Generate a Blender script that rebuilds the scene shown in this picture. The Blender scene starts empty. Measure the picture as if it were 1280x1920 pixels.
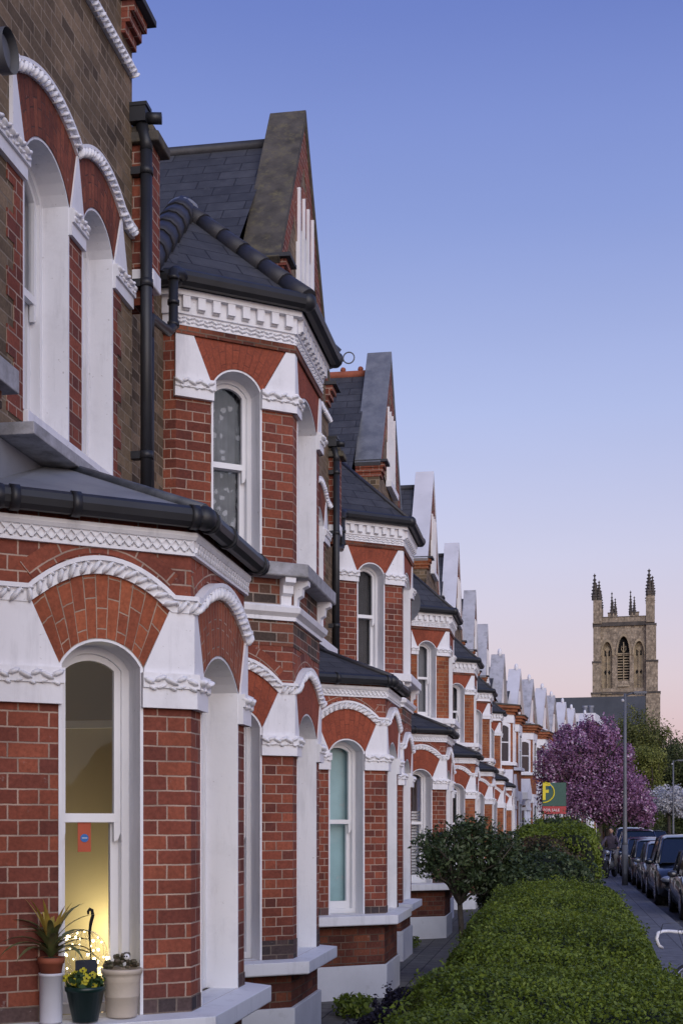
import bpy, bmesh, math, random
import numpy as np
from mathutils import Vector, Matrix
R = math.radians
S = bpy.context.scene
COL = S.collection
random.seed(7); rng = np.random.default_rng(11)

# ------------------------------------------------------------------ camera
EYE = 1.85
cd = bpy.data.cameras.new('camera'); cam = bpy.data.objects.new('camera', cd); COL.objects.link(cam)
cd.sensor_fit = 'HORIZONTAL'; cd.sensor_width = 36; cd.lens = 36 * 2450 / 1280
cd.shift_y = 588 / 1280; cd.clip_end = 3000; cd.clip_start = 0.05
cam.location = (0, 0, EYE); cam.rotation_euler = (R(90), 0, math.atan(408 / 2450))
S.camera = cam
# ------------------------------------------------------------------ sky
W = bpy.data.worlds.new('World'); S.world = W; W.use_nodes = True
nt = W.node_tree; nt.nodes.clear(); N = nt.nodes.new; LK = nt.links.new
SUN_EL, SUN_AZ = 14, 152      # azimuth of the sun, clockwise from +Y (the street direction)
sky = N('ShaderNodeTexSky'); sky.sky_type = 'NISHITA'; sky.sun_disc = False
sky.sun_elevation = R(SUN_EL); sky.sun_rotation = R(SUN_AZ); sky.air_density = 1.5; sky.dust_density = 2.0
bg1 = N('ShaderNodeBackground'); bg1.inputs[1].default_value = 0.038; LK(sky.outputs[0], bg1.inputs[0])
tc = N('ShaderNodeTexCoord'); sp = N('ShaderNodeSeparateXYZ'); LK(tc.outputs['Generated'], sp.inputs[0])
cr = N('ShaderNodeValToRGB'); LK(sp.outputs[2], cr.inputs[0])
el = cr.color_ramp; stops = [(0.0, (.53, .32, .41)), (.05, (.56, .37, .47)), (.11, (.55, .43, .55)), (.20, (.47, .44, .64)),
    (.30, (.34, .375, .66)), (.42, (.19, .24, .57)), (.53, (.10, .14, .465)), (.75, (.065, .10, .40)), (1, (.05, .085, .35))]
while len(el.elements) < len(stops): el.elements.new(.5)
for e, (p, c) in zip(el.elements, stops): e.position = p; e.color = (*c, 1)
cn = N('ShaderNodeTexNoise'); cn.inputs['Scale'].default_value = 2.2; cn.inputs['Detail'].default_value = 5
mp = N('ShaderNodeMapping'); mp.inputs['Scale'].default_value = (1, 1, 4); LK(tc.outputs['Generated'], mp.inputs[0]); LK(mp.outputs[0], cn.inputs['Vector'])
cm = N('ShaderNodeMapRange'); LK(cn.outputs[0], cm.inputs[0])
for i, v in zip((1, 2, 3, 4), (.3, .7, .965, 1.035)): cm.inputs[i].default_value = v
vm = N('ShaderNodeVectorMath'); vm.operation = 'SCALE'; LK(cr.outputs[0], vm.inputs[0]); LK(cm.outputs[0], vm.inputs['Scale'])
bg2 = N('ShaderNodeBackground'); bg2.inputs[1].default_value = 1.0; LK(vm.outputs[0], bg2.inputs[0])
ad = N('ShaderNodeAddShader'); LK(bg1.outputs[0], ad.inputs[0]); LK(bg2.outputs[0], ad.inputs[1])
wo = N('ShaderNodeOutputWorld'); LK(ad.outputs[0], wo.inputs[0])
# ------------------------------------------------------------------ low soft sun (afterglow behind the camera)
sl = bpy.data.lights.new('sun', 'SUN'); so = bpy.data.objects.new('sun', sl); COL.objects.link(so)
sl.energy = 1.75; sl.angle = R(60); sl.color = (.91, .93, 1.0)
a, e = R(SUN_AZ), R(SUN_EL + 8)
sd = Vector((math.sin(a) * math.cos(e), math.cos(a) * math.cos(e), math.sin(e)))
so.rotation_euler = (-sd).to_track_quat('-Z', 'Y').to_euler()
S.view_settings.view_transform = 'Standard'; S.view_settings.look = 'None'
S.view_settings.exposure = 0.0; S.view_settings.gamma = 1
S.render.resolution_x = 682; S.render.resolution_y = 1024
S.render.engine = 'CYCLES'

# ------------------------------------------------------------------ materials
def new_mat(name):
    m = bpy.data.materials.new(name); m.use_nodes = True
    t = m.node_tree; return m, t, t.nodes['Principled BSDF']
def mth(t, op, a, b=None, c=None):
    n = t.nodes.new('ShaderNodeMath'); n.operation = op
    for i, v in enumerate((a, b, c)):
        if v is None: continue
        if isinstance(v, (int, float)): n.inputs[i].default_value = v
        else: t.links.new(v, n.inputs[i])
    return n.outputs[0]
def ramp(t, fac, stops, interp='LINEAR'):
    n = t.nodes.new('ShaderNodeValToRGB'); n.color_ramp.interpolation = interp
    while len(n.color_ramp.elements) < len(stops): n.color_ramp.elements.new(.5)
    for e, (p, c) in zip(n.color_ramp.elements, stops): e.position = p; e.color = (*c, 1)
    t.links.new(fac, n.inputs[0]); return n.outputs[0]
def mix(t, fac, a, b, mode='MIX'):
    n = t.nodes.new('ShaderNodeMix'); n.data_type = 'RGBA'; n.blend_type = mode
    for i, v in ((0, fac), (6, a), (7, b)):
        if isinstance(v, (int, float)): n.inputs[i].default_value = v
        elif isinstance(v, tuple): n.inputs[i].default_value = (*v, 1)
        else: t.links.new(v, n.inputs[i])
    return n.outputs[2]
def noise(t, scale, detail=3, vec=None, rough=.55):
    n = t.nodes.new('ShaderNodeTexNoise'); n.inputs['Scale'].default_value = scale; n.inputs['Detail'].default_value = detail
    n.inputs['Roughness'].default_value = rough
    if vec is None:
        g = t.nodes.new('ShaderNodeNewGeometry'); vec = g.outputs['Position']
    t.links.new(vec, n.inputs['Vector']); return n.outputs[0]
def bump(t, bs, h, st, dist=.01):
    n = t.nodes.new('ShaderNodeBump'); n.inputs['Strength'].default_value = st; n.inputs['Distance'].default_value = dist
    t.links.new(h, n.inputs['Height']); t.links.new(n.outputs[0], bs.inputs['Normal'])
def mr(t, v, a, b, c=0, d=1):
    n = t.nodes.new('ShaderNodeMapRange'); t.links.new(v, n.inputs[0])
    for i, x in zip((1, 2, 3, 4), (a, b, c, d)): n.inputs[i].default_value = x
    return n.outputs[0]
def plain(name, col, rough=.6, var=.12, scale=6, metal=0, bmp=0, bs=60, spec=.5, col2=None, thr=(.4, .7)):
    m, t, p = new_mat(name)
    f = mr(t, noise(t, scale, 5), .3, .7)
    c2 = tuple(x * (1 - var * 2) for x in col); c1 = tuple(min(1, x * (1 + var)) for x in col)
    c = mix(t, f, c2, c1)
    if col2:
        c = mix(t, mr(t, noise(t, scale * 1.7, 6, rough=.7), *thr), c, col2)
    t.links.new(c, p.inputs['Base Color']); p.inputs['Roughness'].default_value = rough
    p.inputs['Metallic'].default_value = metal; p.inputs['Specular IOR Level'].default_value = spec
    if bmp: bump(t, p, noise(t, bs, 4), bmp, .01)
    return m
def brick(name, stops, mortar, dirt=.35, rad=False, mw=.005, rough=.85, course=.075):
    m, t, p = new_mat(name)
    uvn = t.nodes.new('ShaderNodeUVMap'); uvn.uv_map = 'UVMap'
    s = t.nodes.new('ShaderNodeSeparateXYZ'); t.links.new(uvn.outputs[0], s.inputs[0])
    wob = mth(t, 'MULTIPLY', mth(t, 'SUBTRACT', noise(t, 9, 2), .5), .006)
    u = mth(t, 'ADD', s.outputs[0], wob); v = mth(t, 'ADD', s.outputs[1], wob)
    k = .30
    vr = mth(t, 'DIVIDE', v, course); row = mth(t, 'FLOOR', vr); rv = mth(t, 'MULTIPLY', mth(t, 'FRACT', vr), course)
    par = mth(t, 'MODULO', mth(t, 'ADD', row, 1000), 2)
    uu = mth(t, 'ADD', mth(t, 'ADD', u, mth(t, 'MULTIPLY', par, k / 2)), 100 * k)
    uc = mth(t, 'DIVIDE', uu, k); cell = mth(t, 'FLOOR', uc); tt = mth(t, 'SUBTRACT', uu, mth(t, 'MULTIPLY', cell, k))
    hd = mth(t, 'GREATER_THAN', tt, .20)
    du = mth(t, 'MINIMUM', mth(t, 'MINIMUM', tt, mth(t, 'SUBTRACT', k, tt)), mth(t, 'ABSOLUTE', mth(t, 'SUBTRACT', tt, .20)))
    dv = mth(t, 'MINIMUM', rv, mth(t, 'SUBTRACT', course, rv))
    d = mth(t, 'MINIMUM', du, dv)
    d = mth(t, 'ADD', d, mth(t, 'MULTIPLY', mth(t, 'SUBTRACT', noise(t, 120, 2), .5), .004))
    ms = mr(t, d, mw * .7, mw * 1.25)
    cx = t.nodes.new('ShaderNodeCombineXYZ'); t.links.new(mth(t, 'ADD', mth(t, 'MULTIPLY', cell, 2), hd), cx.inputs[0]); t.links.new(row, cx.inputs[1])
    g = t.nodes.new('ShaderNodeObjectInfo'); t.links.new(mth(t, 'MULTIPLY', g.outputs['Random'], 50), cx.inputs[2])
    wn = t.nodes.new('ShaderNodeTexWhiteNoise'); wn.noise_dimensions = '3D'; t.links.new(cx.outputs[0], wn.inputs['Vector'])
    bc = ramp(t, wn.outputs['Value'], stops)
    fine = mr(t, noise(t, 55, 4), .25, .75, .72, 1.2)
    big = mr(t, noise(t, 1.7, 5, rough=.65), .35, .65, 1 - dirt, 1.08)
    bc = mix(t, 1, bc, mth(t, 'MULTIPLY', fine, big), 'MULTIPLY')
    mc = mix(t, mr(t, noise(t, 4, 4), .35, .65), tuple(x * .55 for x in mortar), mortar)
    col = mix(t, ms, mc, bc)
    eff = mr(t, noise(t, 14, 5, rough=.7), .66, .74)
    col = mix(t, mth(t, 'MULTIPLY', eff, .35), col, (.45, .40, .38))
    t.links.new(col, p.inputs['Base Color']); p.inputs['Roughness'].default_value = rough; p.inputs['Specular IOR Level'].default_value = .25
    bump(t, p, mth(t, 'ADD', ms, mth(t, 'MULTIPLY', noise(t, 90, 4), .35)), .55, .006)
    return m
def slate(name, c1, c2, rough=.5, bw=.42, rh=.2):
    m, t, p = new_mat(name)
    uvn = t.nodes.new('ShaderNodeUVMap'); uvn.uv_map = 'UVMap'
    b = t.nodes.new('ShaderNodeTexBrick'); t.links.new(uvn.outputs[0], b.inputs['Vector'])
    b.inputs['Scale'].default_value = 1; b.inputs['Brick Width'].default_value = bw; b.inputs['Row Height'].default_value = rh
    b.inputs['Mortar Size'].default_value = .0065; b.inputs['Mortar Smooth'].default_value = .2
    b.inputs['Color1'].default_value = (*c1, 1); b.inputs['Color2'].default_value = (*c2, 1)
    b.inputs['Mortar'].default_value = (.010, .010, .012, 1)
    f = mr(t, noise(t, 5, 6, rough=.7), .3, .75, .65, 1.4)
    c = mix(t, 1, b.outputs[0], f, 'MULTIPLY')
    c = mix(t, mth(t, 'MULTIPLY', mr(t, noise(t, 8, 6, rough=.75), .6, .72), .4), c, (.13, .13, .12))
    t.links.new(c, p.inputs['Base Color']); p.inputs['Roughness'].default_value = rough
    s = t.nodes.new('ShaderNodeSeparateXYZ'); t.links.new(uvn.outputs[0], s.inputs[0])
    saw = mth(t, 'FRACT', mth(t, 'DIVIDE', mth(t, 'ADD', s.outputs[1], 50), rh))
    bump(t, p, mth(t, 'ADD', mth(t, 'SUBTRACT', 1, saw), mth(t, 'MULTIPLY', b.outputs['Fac'], -1)), .6, .02)
    return m
def leafmat(name, stops, rough=.6, trans=.25):
    m, t, p = new_mat(name)
    at = t.nodes.new('ShaderNodeAttribute'); at.attribute_name = 'rnd'
    c = ramp(t, at.outputs['Fac'], stops); t.links.new(c, p.inputs['Base Color'])
    p.inputs['Roughness'].default_value = rough; p.inputs['Specular IOR Level'].default_value = .3
    tr = t.nodes.new('ShaderNodeBsdfTranslucent'); t.links.new(c, tr.inputs[0])
    mx = t.nodes.new('ShaderNodeMixShader'); mx.inputs[0].default_value = trans
    t.links.new(p.outputs[0], mx.inputs[1]); t.links.new(tr.outputs[0], mx.inputs[2])
    t.links.new(mx.outputs[0], t.nodes['Material Output'].inputs[0]); return m
def glassmat(name, tint=(1, 1, 1), gloss=(1, 1, 1), base=.015):
    m, t, p = new_mat(name); t.nodes.remove(p)
    tr = t.nodes.new('ShaderNodeBsdfTransparent'); tr.inputs[0].default_value = (*tint, 1)
    gl = t.nodes.new('ShaderNodeBsdfGlossy'); gl.inputs['Roughness'].default_value = .015; gl.inputs[0].default_value = (*gloss, 1)
    lw = t.nodes.new('ShaderNodeLayerWeight'); lw.inputs[0].default_value = .25
    f = mth(t, 'ADD', mth(t, 'MULTIPLY', lw.outputs['Fresnel'], .5), base)
    g = noise(t, 3, 2); bn = t.nodes.new('ShaderNodeBump'); bn.inputs['Strength'].default_value = .08; bn.inputs['Distance'].default_value = .02
    t.links.new(g, bn.inputs['Height']); t.links.new(bn.outputs[0], gl.inputs['Normal'])
    mx = t.nodes.new('ShaderNodeMixShader'); t.links.new(f, mx.inputs[0]); t.links.new(tr.outputs[0], mx.inputs[1]); t.links.new(gl.outputs[0], mx.inputs[2])
    t.links.new(mx.outputs[0], t.nodes['Material Output'].inputs[0]); return m
def emit(name, col, st):
    m, t, p = new_mat(name); p.inputs['Emission Color'].default_value = (*col, 1); p.inputs['Emission Strength'].default_value = st
    p.inputs['Base Color'].default_value = (*col, 1); return m

M = {}
M['red'] = brick('red_brick', [(0, (.145, .048, .037)), (.2, (.19, .056, .039)), (.6, (.255, .072, .044)), (1, (.30, .088, .050))], (.47, .34, .27), .35, mw=.0042)
M['redlow'] = brick('grimy_red_brick', [(0, (.12, .042, .032)), (.5, (.20, .062, .038)), (1, (.26, .085, .045))], (.17, .115, .085), .5)
M['redorange'] = brick('orange_red_brick', [(0, (.24, .07, .035)), (.5, (.33, .10, .042)), (1, (.42, .145, .06))], (.36, .25, .16), mw=.004)
M['stock'] = brick('stock_brick', [(0, (.11, .078, .05)), (.3, (.175, .125, .078)), (.7, (.225, .16, .10)), (1, (.285, .20, .125))], (.33, .26, .19), .4)
M['stockred'] = brick('mixed_brick', [(0, (.06, .045, .04)), (.35, (.11, .075, .055)), (.6, (.19, .06, .04)), (1, (.24, .09, .055))], (.36, .29, .24), .35)
M['fan'] = brick('rubbed_brick', [(0, (.26, .075, .04)), (.5, (.32, .092, .045)), (1, (.38, .115, .055))], (.46, .33, .25), .25, mw=.0035)
M['fan2'] = brick('painted_rubbed_brick', [(0, (.27, .070, .040)), (1, (.33, .085, .046))], (.24, .072, .048), .22, mw=.003)
def paintwhite(name, base, soot, amt):
    m, t, p = new_mat(name); g = t.nodes.new('ShaderNodeNewGeometry'); mp = t.nodes.new('ShaderNodeMapping'); mp.inputs['Scale'].default_value = (9, 9, 1.3)
    t.links.new(g.outputs['Position'], mp.inputs[0])
    st = mr(t, noise(t, 1.0, 6, mp.outputs[0], .7), .52, .72); bl = mr(t, noise(t, 3.5, 6, rough=.75), .5, .75); ch = mr(t, noise(t, 34, 3), .70, .73)
    c = mix(t, mth(t, 'MULTIPLY', st, amt), base, soot); c = mix(t, mth(t, 'MULTIPLY', bl, amt * .8), c, tuple(x * 1.2 for x in soot)); c = mix(t, mth(t, 'MULTIPLY', ch, .5), c, (.30, .27, .25))
    t.links.new(c, p.inputs['Base Color']); p.inputs['Roughness'].default_value = .6; bump(t, p, noise(t, 26, 5), .12, .01); return m
M['fan3'] = brick('sooty_rubbed_brick', [(0, (.17, .055, .036)), (.5, (.24, .072, .042)), (1, (.29, .09, .05))], (.13, .06, .045), .4, mw=.004)
M['white'] = paintwhite('white_paint', (.77, .77, .80), (.40, .40, .42), .38)
M['whitedirty'] = plain('weathered_white_paint', (.72, .72, .75), .65, .05, 3, bmp=.1, bs=50, col2=(.42, .42, .41), thr=(.6, .85))
M['gloss'] = plain('gloss_white_paint', (.76, .76, .78), .3, .03, 3)
M['stonegrey'] = plain('grey_stone_sill', (.40, .40, .43), .8, .12, 5, bmp=.2, col2=(.2, .2, .2))
M['slate'] = slate('welsh_slate', (.036, .037, .042), (.055, .056, .062), .75)
M['slategreen'] = slate('old_slate', (.04, .04, .045), (.06, .062, .066), .65)
M['lead'] = plain('lead_sheet', (.25, .26, .29), .55, .12, 3, metal=.2, bmp=.1, bs=15, col2=(.26, .27, .29))
M['leaddark'] = plain('dark_lead', (.05, .055, .068), .5, .15, 3, col2=(.12, .13, .15))
M['gutter'] = plain('black_plastic', (.018, .019, .023), .48, .12, 7)
M['tile'] = plain('clay_hip_tile', (.035, .034, .04), .55, .2, 6, bmp=.15)
M['copstone'] = plain('old_coping_stone', (.085, .075, .062), .9, .25, 5, bmp=.5, bs=30, col2=(.15, .13, .07), thr=(.5, .75))
M['coplead'] = plain('lead_coping', (.13, .14, .165), .5, .12, 3, col2=(.2, .21, .23))
M['copwhite'] = plain('white_coping', (.62, .62, .66), .7, .06, 1.5, col2=(.35, .35, .36), thr=(.6, .85))
M['copgrey'] = plain('streaked_coping', (.46, .46, .49), .75, .1, 2, col2=(.2, .2, .2), thr=(.5, .75))
M['room'] = plain('room_plaster', (.35, .32, .28), .9, .08, 2)
M['roomcream'] = plain('cream_plaster', (.50, .44, .29), .9, .05, 1.5)
m_, t_, p_ = new_mat('lace_curtain'); vo = t_.nodes.new('ShaderNodeTexVoronoi'); vo.inputs['Scale'].default_value = 13; vo.inputs['Randomness'].default_value = .8
g_ = t_.nodes.new('ShaderNodeNewGeometry'); t_.links.new(g_.outputs['Position'], vo.inputs['Vector'])
fl_ = mr(t_, mth(t_, 'ADD', vo.outputs['Distance'], mth(t_, 'MULTIPLY', noise(t_, 60, 4), .35)), .42, .52, 1, 0)
wv = mr(t_, noise(t_, 9, 2), .35, .65, .3, 1.0)
t_.links.new(mix(t_, mth(t_, 'MULTIPLY', fl_, .8), mix(t_, wv, (.035, .037, .045), (.10, .105, .12)), (.34, .35, .39)), p_.inputs['Base Color']); p_.inputs['Roughness'].default_value = .95
M['netcurtain'] = m_
M['netcurtain2'] = plain('grey_curtain', (.30, .30, .33), .9, .1, 12)
M['cyan'] = plain('pale_blue_blind', (.30, .47, .50), .8, .08, 3, col2=(.40, .42, .44), thr=(.6, .7))
M['greyblind'] = plain('grey_blind', (.16, .17, .19), .8, .1, 4)
M['darkblind'] = plain('dark_drape', (.045, .045, .05), .9, .2, 4)
M['whiteblind'] = plain('white_shutter', (.5, .5, .52), .7, .05, 4)
M['glass'] = glassmat('window_glass'); M['glassclear'] = glassmat('lit_window_glass', base=.0)
M['terra'] = plain('terracotta', (.30, .085, .045), .8, .12, 9)
M['creampot'] = plain('cream_glaze', (.55, .47, .38), .55, .06, 7, bmp=.1)
M['greenpot'] = plain('dark_green_plastic', (.008, .030, .026), .35, .1, 8)
M['whitepot'] = plain('white_plastic_pot', (.66, .66, .72), .4, .04, 5)
M['asphalt'] = plain('asphalt', (.055, .055, .062), .85, .15, 3, bmp=.3, bs=120, col2=(.04, .04, .044))
M['ground'] = plain('ground', (.06, .06, .055), .95, .2, .4)
M['kerb'] = plain('kerb_stone', (.16, .16, .165), .85, .12, 6, bmp=.3)
M['pave'] = slate('paving_slabs', (.13, .13, .145), (.155, .155, .17), .85, .6, .6)
M['gpave'] = slate('garden_paving', (.12, .115, .10), (.16, .15, .13), .9, .3, .25)
M['metalgrey'] = plain('grey_painted_steel', (.13, .135, .15), .5, .1, 5)
M['rubber'] = plain('rubber', (.012, .012, .013), .8, .1, 20)
M['chrome'] = plain('chrome', (.6, .6, .62), .2, .05, 5, metal=.9)
M['carglass'] = plain('car_glass', (.010, .016, .026), .06, .05, 3, spec=.8)
M['bark'] = plain('bark', (.06, .048, .038), .9, .25, 12, bmp=.6)
M['stone'] = brick('church_stone', [(0, (.27, .215, .155)), (.5, (.39, .315, .225)), (1, (.50, .41, .30))], (.20, .17, .14), .5, mw=.01, course=.4)
M['stonedk'] = plain('soot_stained_stone', (.10, .085, .072), .9, .25, .7, col2=(.05, .045, .04))
M['stonelt'] = plain('warm_dressed_stone', (.36, .29, .19), .9, .2, .8, col2=(.16, .13, .10), thr=(.5, .7))
M['churchroof'] = plain('church_slate', (.065, .07, .075), .8, .12, .5)
M['black'] = plain('black_void', (.006, .006, .007), .9, .05, 5)
M['owl'] = plain('white_ceramic', (.8, .8, .8), .3, .02, 5)
M['yellow'] = plain('yellow_print', (.75, .62, .02), .5, .05, 4)
M['signgreen'] = plain('green_print', (.018, .085, .065), .5, .08, 4)
M['signred'] = plain('red_print', (.40, .03, .035), .5, .08, 4)
M['signblue'] = plain('blue_print', (.0, .09, .20), .5, .05, 4)
M['navy'] = plain('navy_card', (.006, .012, .03), .6, .1, 9)
M['orange'] = plain('orange_card', (.42, .07, .025), .6, .05, 9)
M['blueprint'] = plain('blue_sticker', (.01, .12, .38), .5, .05, 9)
M['bulb'] = emit('fairy_bulb', (1, .8, .45), 14)
M['paleprint'] = plain('pale_print', (.45, .5, .6), .6, .02, 9)

# ------------------------------------------------------------------ mesh helpers
class MB:
    def __init__(s): s.v = []; s.f = []; s.uv = {}; s.sm = []
    def add(s, vs, fs, uvs=None, smooth=False):
        o = len(s.v); s.v += [tuple(x) for x in vs]
        for i, f in enumerate(fs):
            if uvs: s.uv[len(s.f)] = uvs[i]
            s.f.append(tuple(o + j for j in f)); s.sm.append(smooth)
    def box(s, x0, x1, y0, y1, z0, z1):
        s.add([(x, y, z) for z in (z0, z1) for y in (y0, y1) for x in (x0, x1)],
              [(0, 2, 3, 1), (4, 5, 7, 6), (0, 1, 5, 4), (2, 6, 7, 3), (0, 4, 6, 2), (1, 3, 7, 5)])
    def solid(s, fr, poly, d0, d1):      # poly (a,z) in a face frame, extruded between depths
        n = len(poly); vs = [fr(a, d0, z) for a, z in poly] + [fr(a, d1, z) for a, z in poly]
        s.add(vs, [tuple(range(n)), tuple(range(2 * n - 1, n - 1, -1))] + [(i, i + n, (i + 1) % n + n, (i + 1) % n) for i in range(n)])
    def ring(s, fr, po, pi, d0, d1):
        n = len(po); vs = [fr(a, d, z) for d in (d0, d1) for p in (po, pi) for a, z in p]
        fs = []
        for i in range(n):
            j = (i + 1) % n
            fs += [(i, j, n + j, n + i), (2 * n + i, 3 * n + i, 3 * n + j, 2 * n + j), (i, 2 * n + i, 2 * n + j, j), (n + i, n + j, 3 * n + j, 3 * n + i)]
        s.add(vs, fs)
    def tube(s, pts, r, seg=8, cap=True, smooth=True):
        pts = [Vector(p) for p in pts]; n = len(pts)
        rs = r if isinstance(r, (list, tuple)) else [r] * n
        prev = None; vs = []
        for i, p in enumerate(pts):
            d = ((pts[min(i + 1, n - 1)] - p).normalized() + (p - pts[max(i - 1, 0)]).normalized())
            d = d.normalized() if d.length > 1e-6 else Vector((0, 0, 1))
            if prev is None:
                u = d.cross(Vector((0, 0, 1)));
                if u.length < 1e-3: u = d.cross(Vector((1, 0, 0)))
            else: u = prev - d * prev.dot(d)
            u.normalize(); prev = u; w = d.cross(u)
            for k in range(seg):
                a = 2 * math.pi * k / seg; vs.append(p + (u * math.cos(a) + w * math.sin(a)) * rs[i])
        fs = [(i * seg + k, i * seg + (k + 1) % seg, (i + 1) * seg + (k + 1) % seg, (i + 1) * seg + k) for i in range(n - 1) for k in range(seg)]
        if cap: fs += [tuple(range(seg))[::-1], tuple((n - 1) * seg + k for k in range(seg))]
        s.add(vs, fs, smooth=smooth)
        if cap: s.sm[-1] = s.sm[-2] = False
    def lathe(s, c, prof, seg=20, smooth=True):
        vs = [(c[0] + r * math.cos(2 * math.pi * k / seg), c[1] + r * math.sin(2 * math.pi * k / seg), c[2] + z) for r, z in prof for k in range(seg)]
        n = len(prof)
        fs = [(i * seg + k, i * seg + (k + 1) % seg, (i + 1) * seg + (k + 1) % seg, (i + 1) * seg + k) for i in range(n - 1) for k in range(seg)]
        fs += [tuple(range(seg))[::-1], tuple((n - 1) * seg + k for k in range(seg))]
        s.add(vs, fs, smooth=smooth)
    def ball(s, c, r, seg=8, rings=5, sc=(1, 1, 1), smooth=True):
        vs = [(c[0], c[1], c[2] - r * sc[2])]
        for i in range(1, rings):
            t = -math.pi / 2 + math.pi * i / rings
            for k in range(seg):
                a = 2 * math.pi * k / seg; vs.append((c[0] + r * sc[0] * math.cos(t) * math.cos(a), c[1] + r * sc[1] * math.cos(t) * math.sin(a), c[2] + r * sc[2] * math.sin(t)))
        vs.append((c[0], c[1], c[2] + r * sc[2])); L = len(vs) - 1
        fs = [(0, 1 + (k + 1) % seg, 1 + k) for k in range(seg)]
        for i in range(rings - 2):
            fs += [(1 + i * seg + k, 1 + i * seg + (k + 1) % seg, 1 + (i + 1) * seg + (k + 1) % seg, 1 + (i + 1) * seg + k) for k in range(seg)]
        b = 1 + (rings - 2) * seg
        fs += [(b + k, b + (k + 1) % seg, L) for k in range(seg)]
        s.add(vs, fs, smooth=smooth)
    def octa(s, c, ax):                  # six half axes
        c = Vector(c); a, b, d = ax
        s.add([c + a, c - a, c + b, c - b, c + d, c - d], [(0, 2, 4), (2, 1, 4), (1, 3, 4), (3, 0, 4), (2, 0, 5), (1, 2, 5), (3, 1, 5), (0, 3, 5)])
    def ell(s, c, ax):                   # small rounded lump
        c = Vector(c); a, b, d = ax; vs = [c - d]
        for t in (-.6, .25, .95):
            for k in range(6): q = 6.283 * k / 6; vs.append(c + (a * math.cos(q) + b * math.sin(q)) * math.cos(t) + d * math.sin(t))
        vs.append(c + d); fs = [(0, 1 + (k + 1) % 6, 1 + k) for k in range(6)]
        for i in range(2): fs += [(1 + i * 6 + k, 1 + i * 6 + (k + 1) % 6, 7 + i * 6 + (k + 1) % 6, 7 + i * 6 + k) for k in range(6)]
        s.add(vs, fs + [(13 + k, 13 + (k + 1) % 6, 19) for k in range(6)], smooth=True)
    def build(s, name, mat, parent=None, bevel=0):
        me = bpy.data.meshes.new(name); me.from_pydata(s.v, [], s.f)
        uvl = me.uv_layers.new(name='UVMap'); Z = Vector((0, 0, 1))
        for i, p in enumerate(me.polygons):
            p.use_smooth = s.sm[i]
            if i in s.uv:
                for li, c in zip(p.loop_indices, s.uv[i]): uvl.data[li].uv = c
                continue
            n = p.normal
            if abs(n.z) > .95: t, b = Vector((0, 1, 0)), Vector((1, 0, 0))
            else:
                t = Z.cross(n).normalized(); b = n.cross(t)
                if b.z < 0: b = -b
            for li in p.loop_indices:
                co = me.vertices[me.loops[li].vertex_index].co; uvl.data[li].uv = (co.dot(t), co.dot(b))
        me.validate(); me.update()
        o = bpy.data.objects.new(name, me); COL.objects.link(o)
        if mat: me.materials.append(mat)
        if parent: o.parent = parent
        if bevel:
            b = o.modifiers.new('bevel', 'BEVEL'); b.width = bevel; b.segments = 2; b.limit_method = 'ANGLE'; b.angle_limit = R(40)
        return o
def thing(name, label, cat, loc=(0, 0, 0), rz=0, group=None):
    o = bpy.data.objects.new(name, None); COL.objects.link(o); o.location = loc; o.rotation_euler = (0, 0, rz)
    o.empty_display_size = .2
    return tag(o, label, cat, group)
def tag(o, label, cat, group=None, kind=None):
    if label: o['label'] = label
    if cat: o['category'] = cat
    if group: o['group'] = group
    if kind: o['kind'] = kind
    return o
def struct(o): o['kind'] = 'structure'; return o
def frame(p, q):
    u = Vector((q[0] - p[0], q[1] - p[1])); L = u.length; u /= L; n = Vector((u.y, -u.x))
    f = lambda a, d, z: (p[0] + u.x * a + n.x * d, p[1] + u.y * a + n.y * d, z)
    f.L = L; f.u = Vector((u.x, u.y, 0)); f.n = Vector((n.x, n.y, 0)); return f
def offpoly(P, d):
    out = []
    for i, p in enumerate(P):
        ns = []
        for j in (i - 1, i):
            if 0 <= j < len(P) - 1:
                ux, uy = P[j + 1][0] - P[j][0], P[j + 1][1] - P[j][1]; l = math.hypot(ux, uy); ns.append((uy / l, -ux / l))
        if len(ns) == 1: out.append((p[0] + ns[0][0] * d, p[1] + ns[0][1] * d))
        else:
            k = 1 + ns[0][0] * ns[1][0] + ns[0][1] * ns[1][1]
            out.append((p[0] + (ns[0][0] + ns[1][0]) * d / k, p[1] + (ns[0][1] + ns[1][1]) * d / k))
    return out
def path_prof(mb, P, prof):              # sweep closed profile [(d,z)] along the open polyline P, mitred
    cols = [offpoly(P, d) for d, z in prof]; n = len(prof); m = len(P); vs = []
    for i in range(m):
        for k, (d, z) in enumerate(prof): vs.append((cols[k][i][0], cols[k][i][1], z))
    fs = [(i * n + k, i * n + (k + 1) % n, (i + 1) * n + (k + 1) % n, (i + 1) * n + k) for i in range(m - 1) for k in range(n)]
    fs += [tuple(range(n))[::-1], tuple((m - 1) * n + k for k in range(n))]
    mb.add(vs, fs)
def bandp(mb, P, d0, d1, z0, z1): path_prof(mb, P, [(d0, z0), (d1, z0), (d1, z1), (d0, z1)])
def gutp(mb, P, d, z, r=.06):
    path_prof(mb, P, [(d + r * math.cos(t), z + r * math.sin(t)) for t in [2 * math.pi * k / 10 for k in range(10)]])
    for q in offpoly(P, d)[1:-1]: mb.ball((q[0], q[1], z), r * 1.16, 10, 6)

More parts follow.
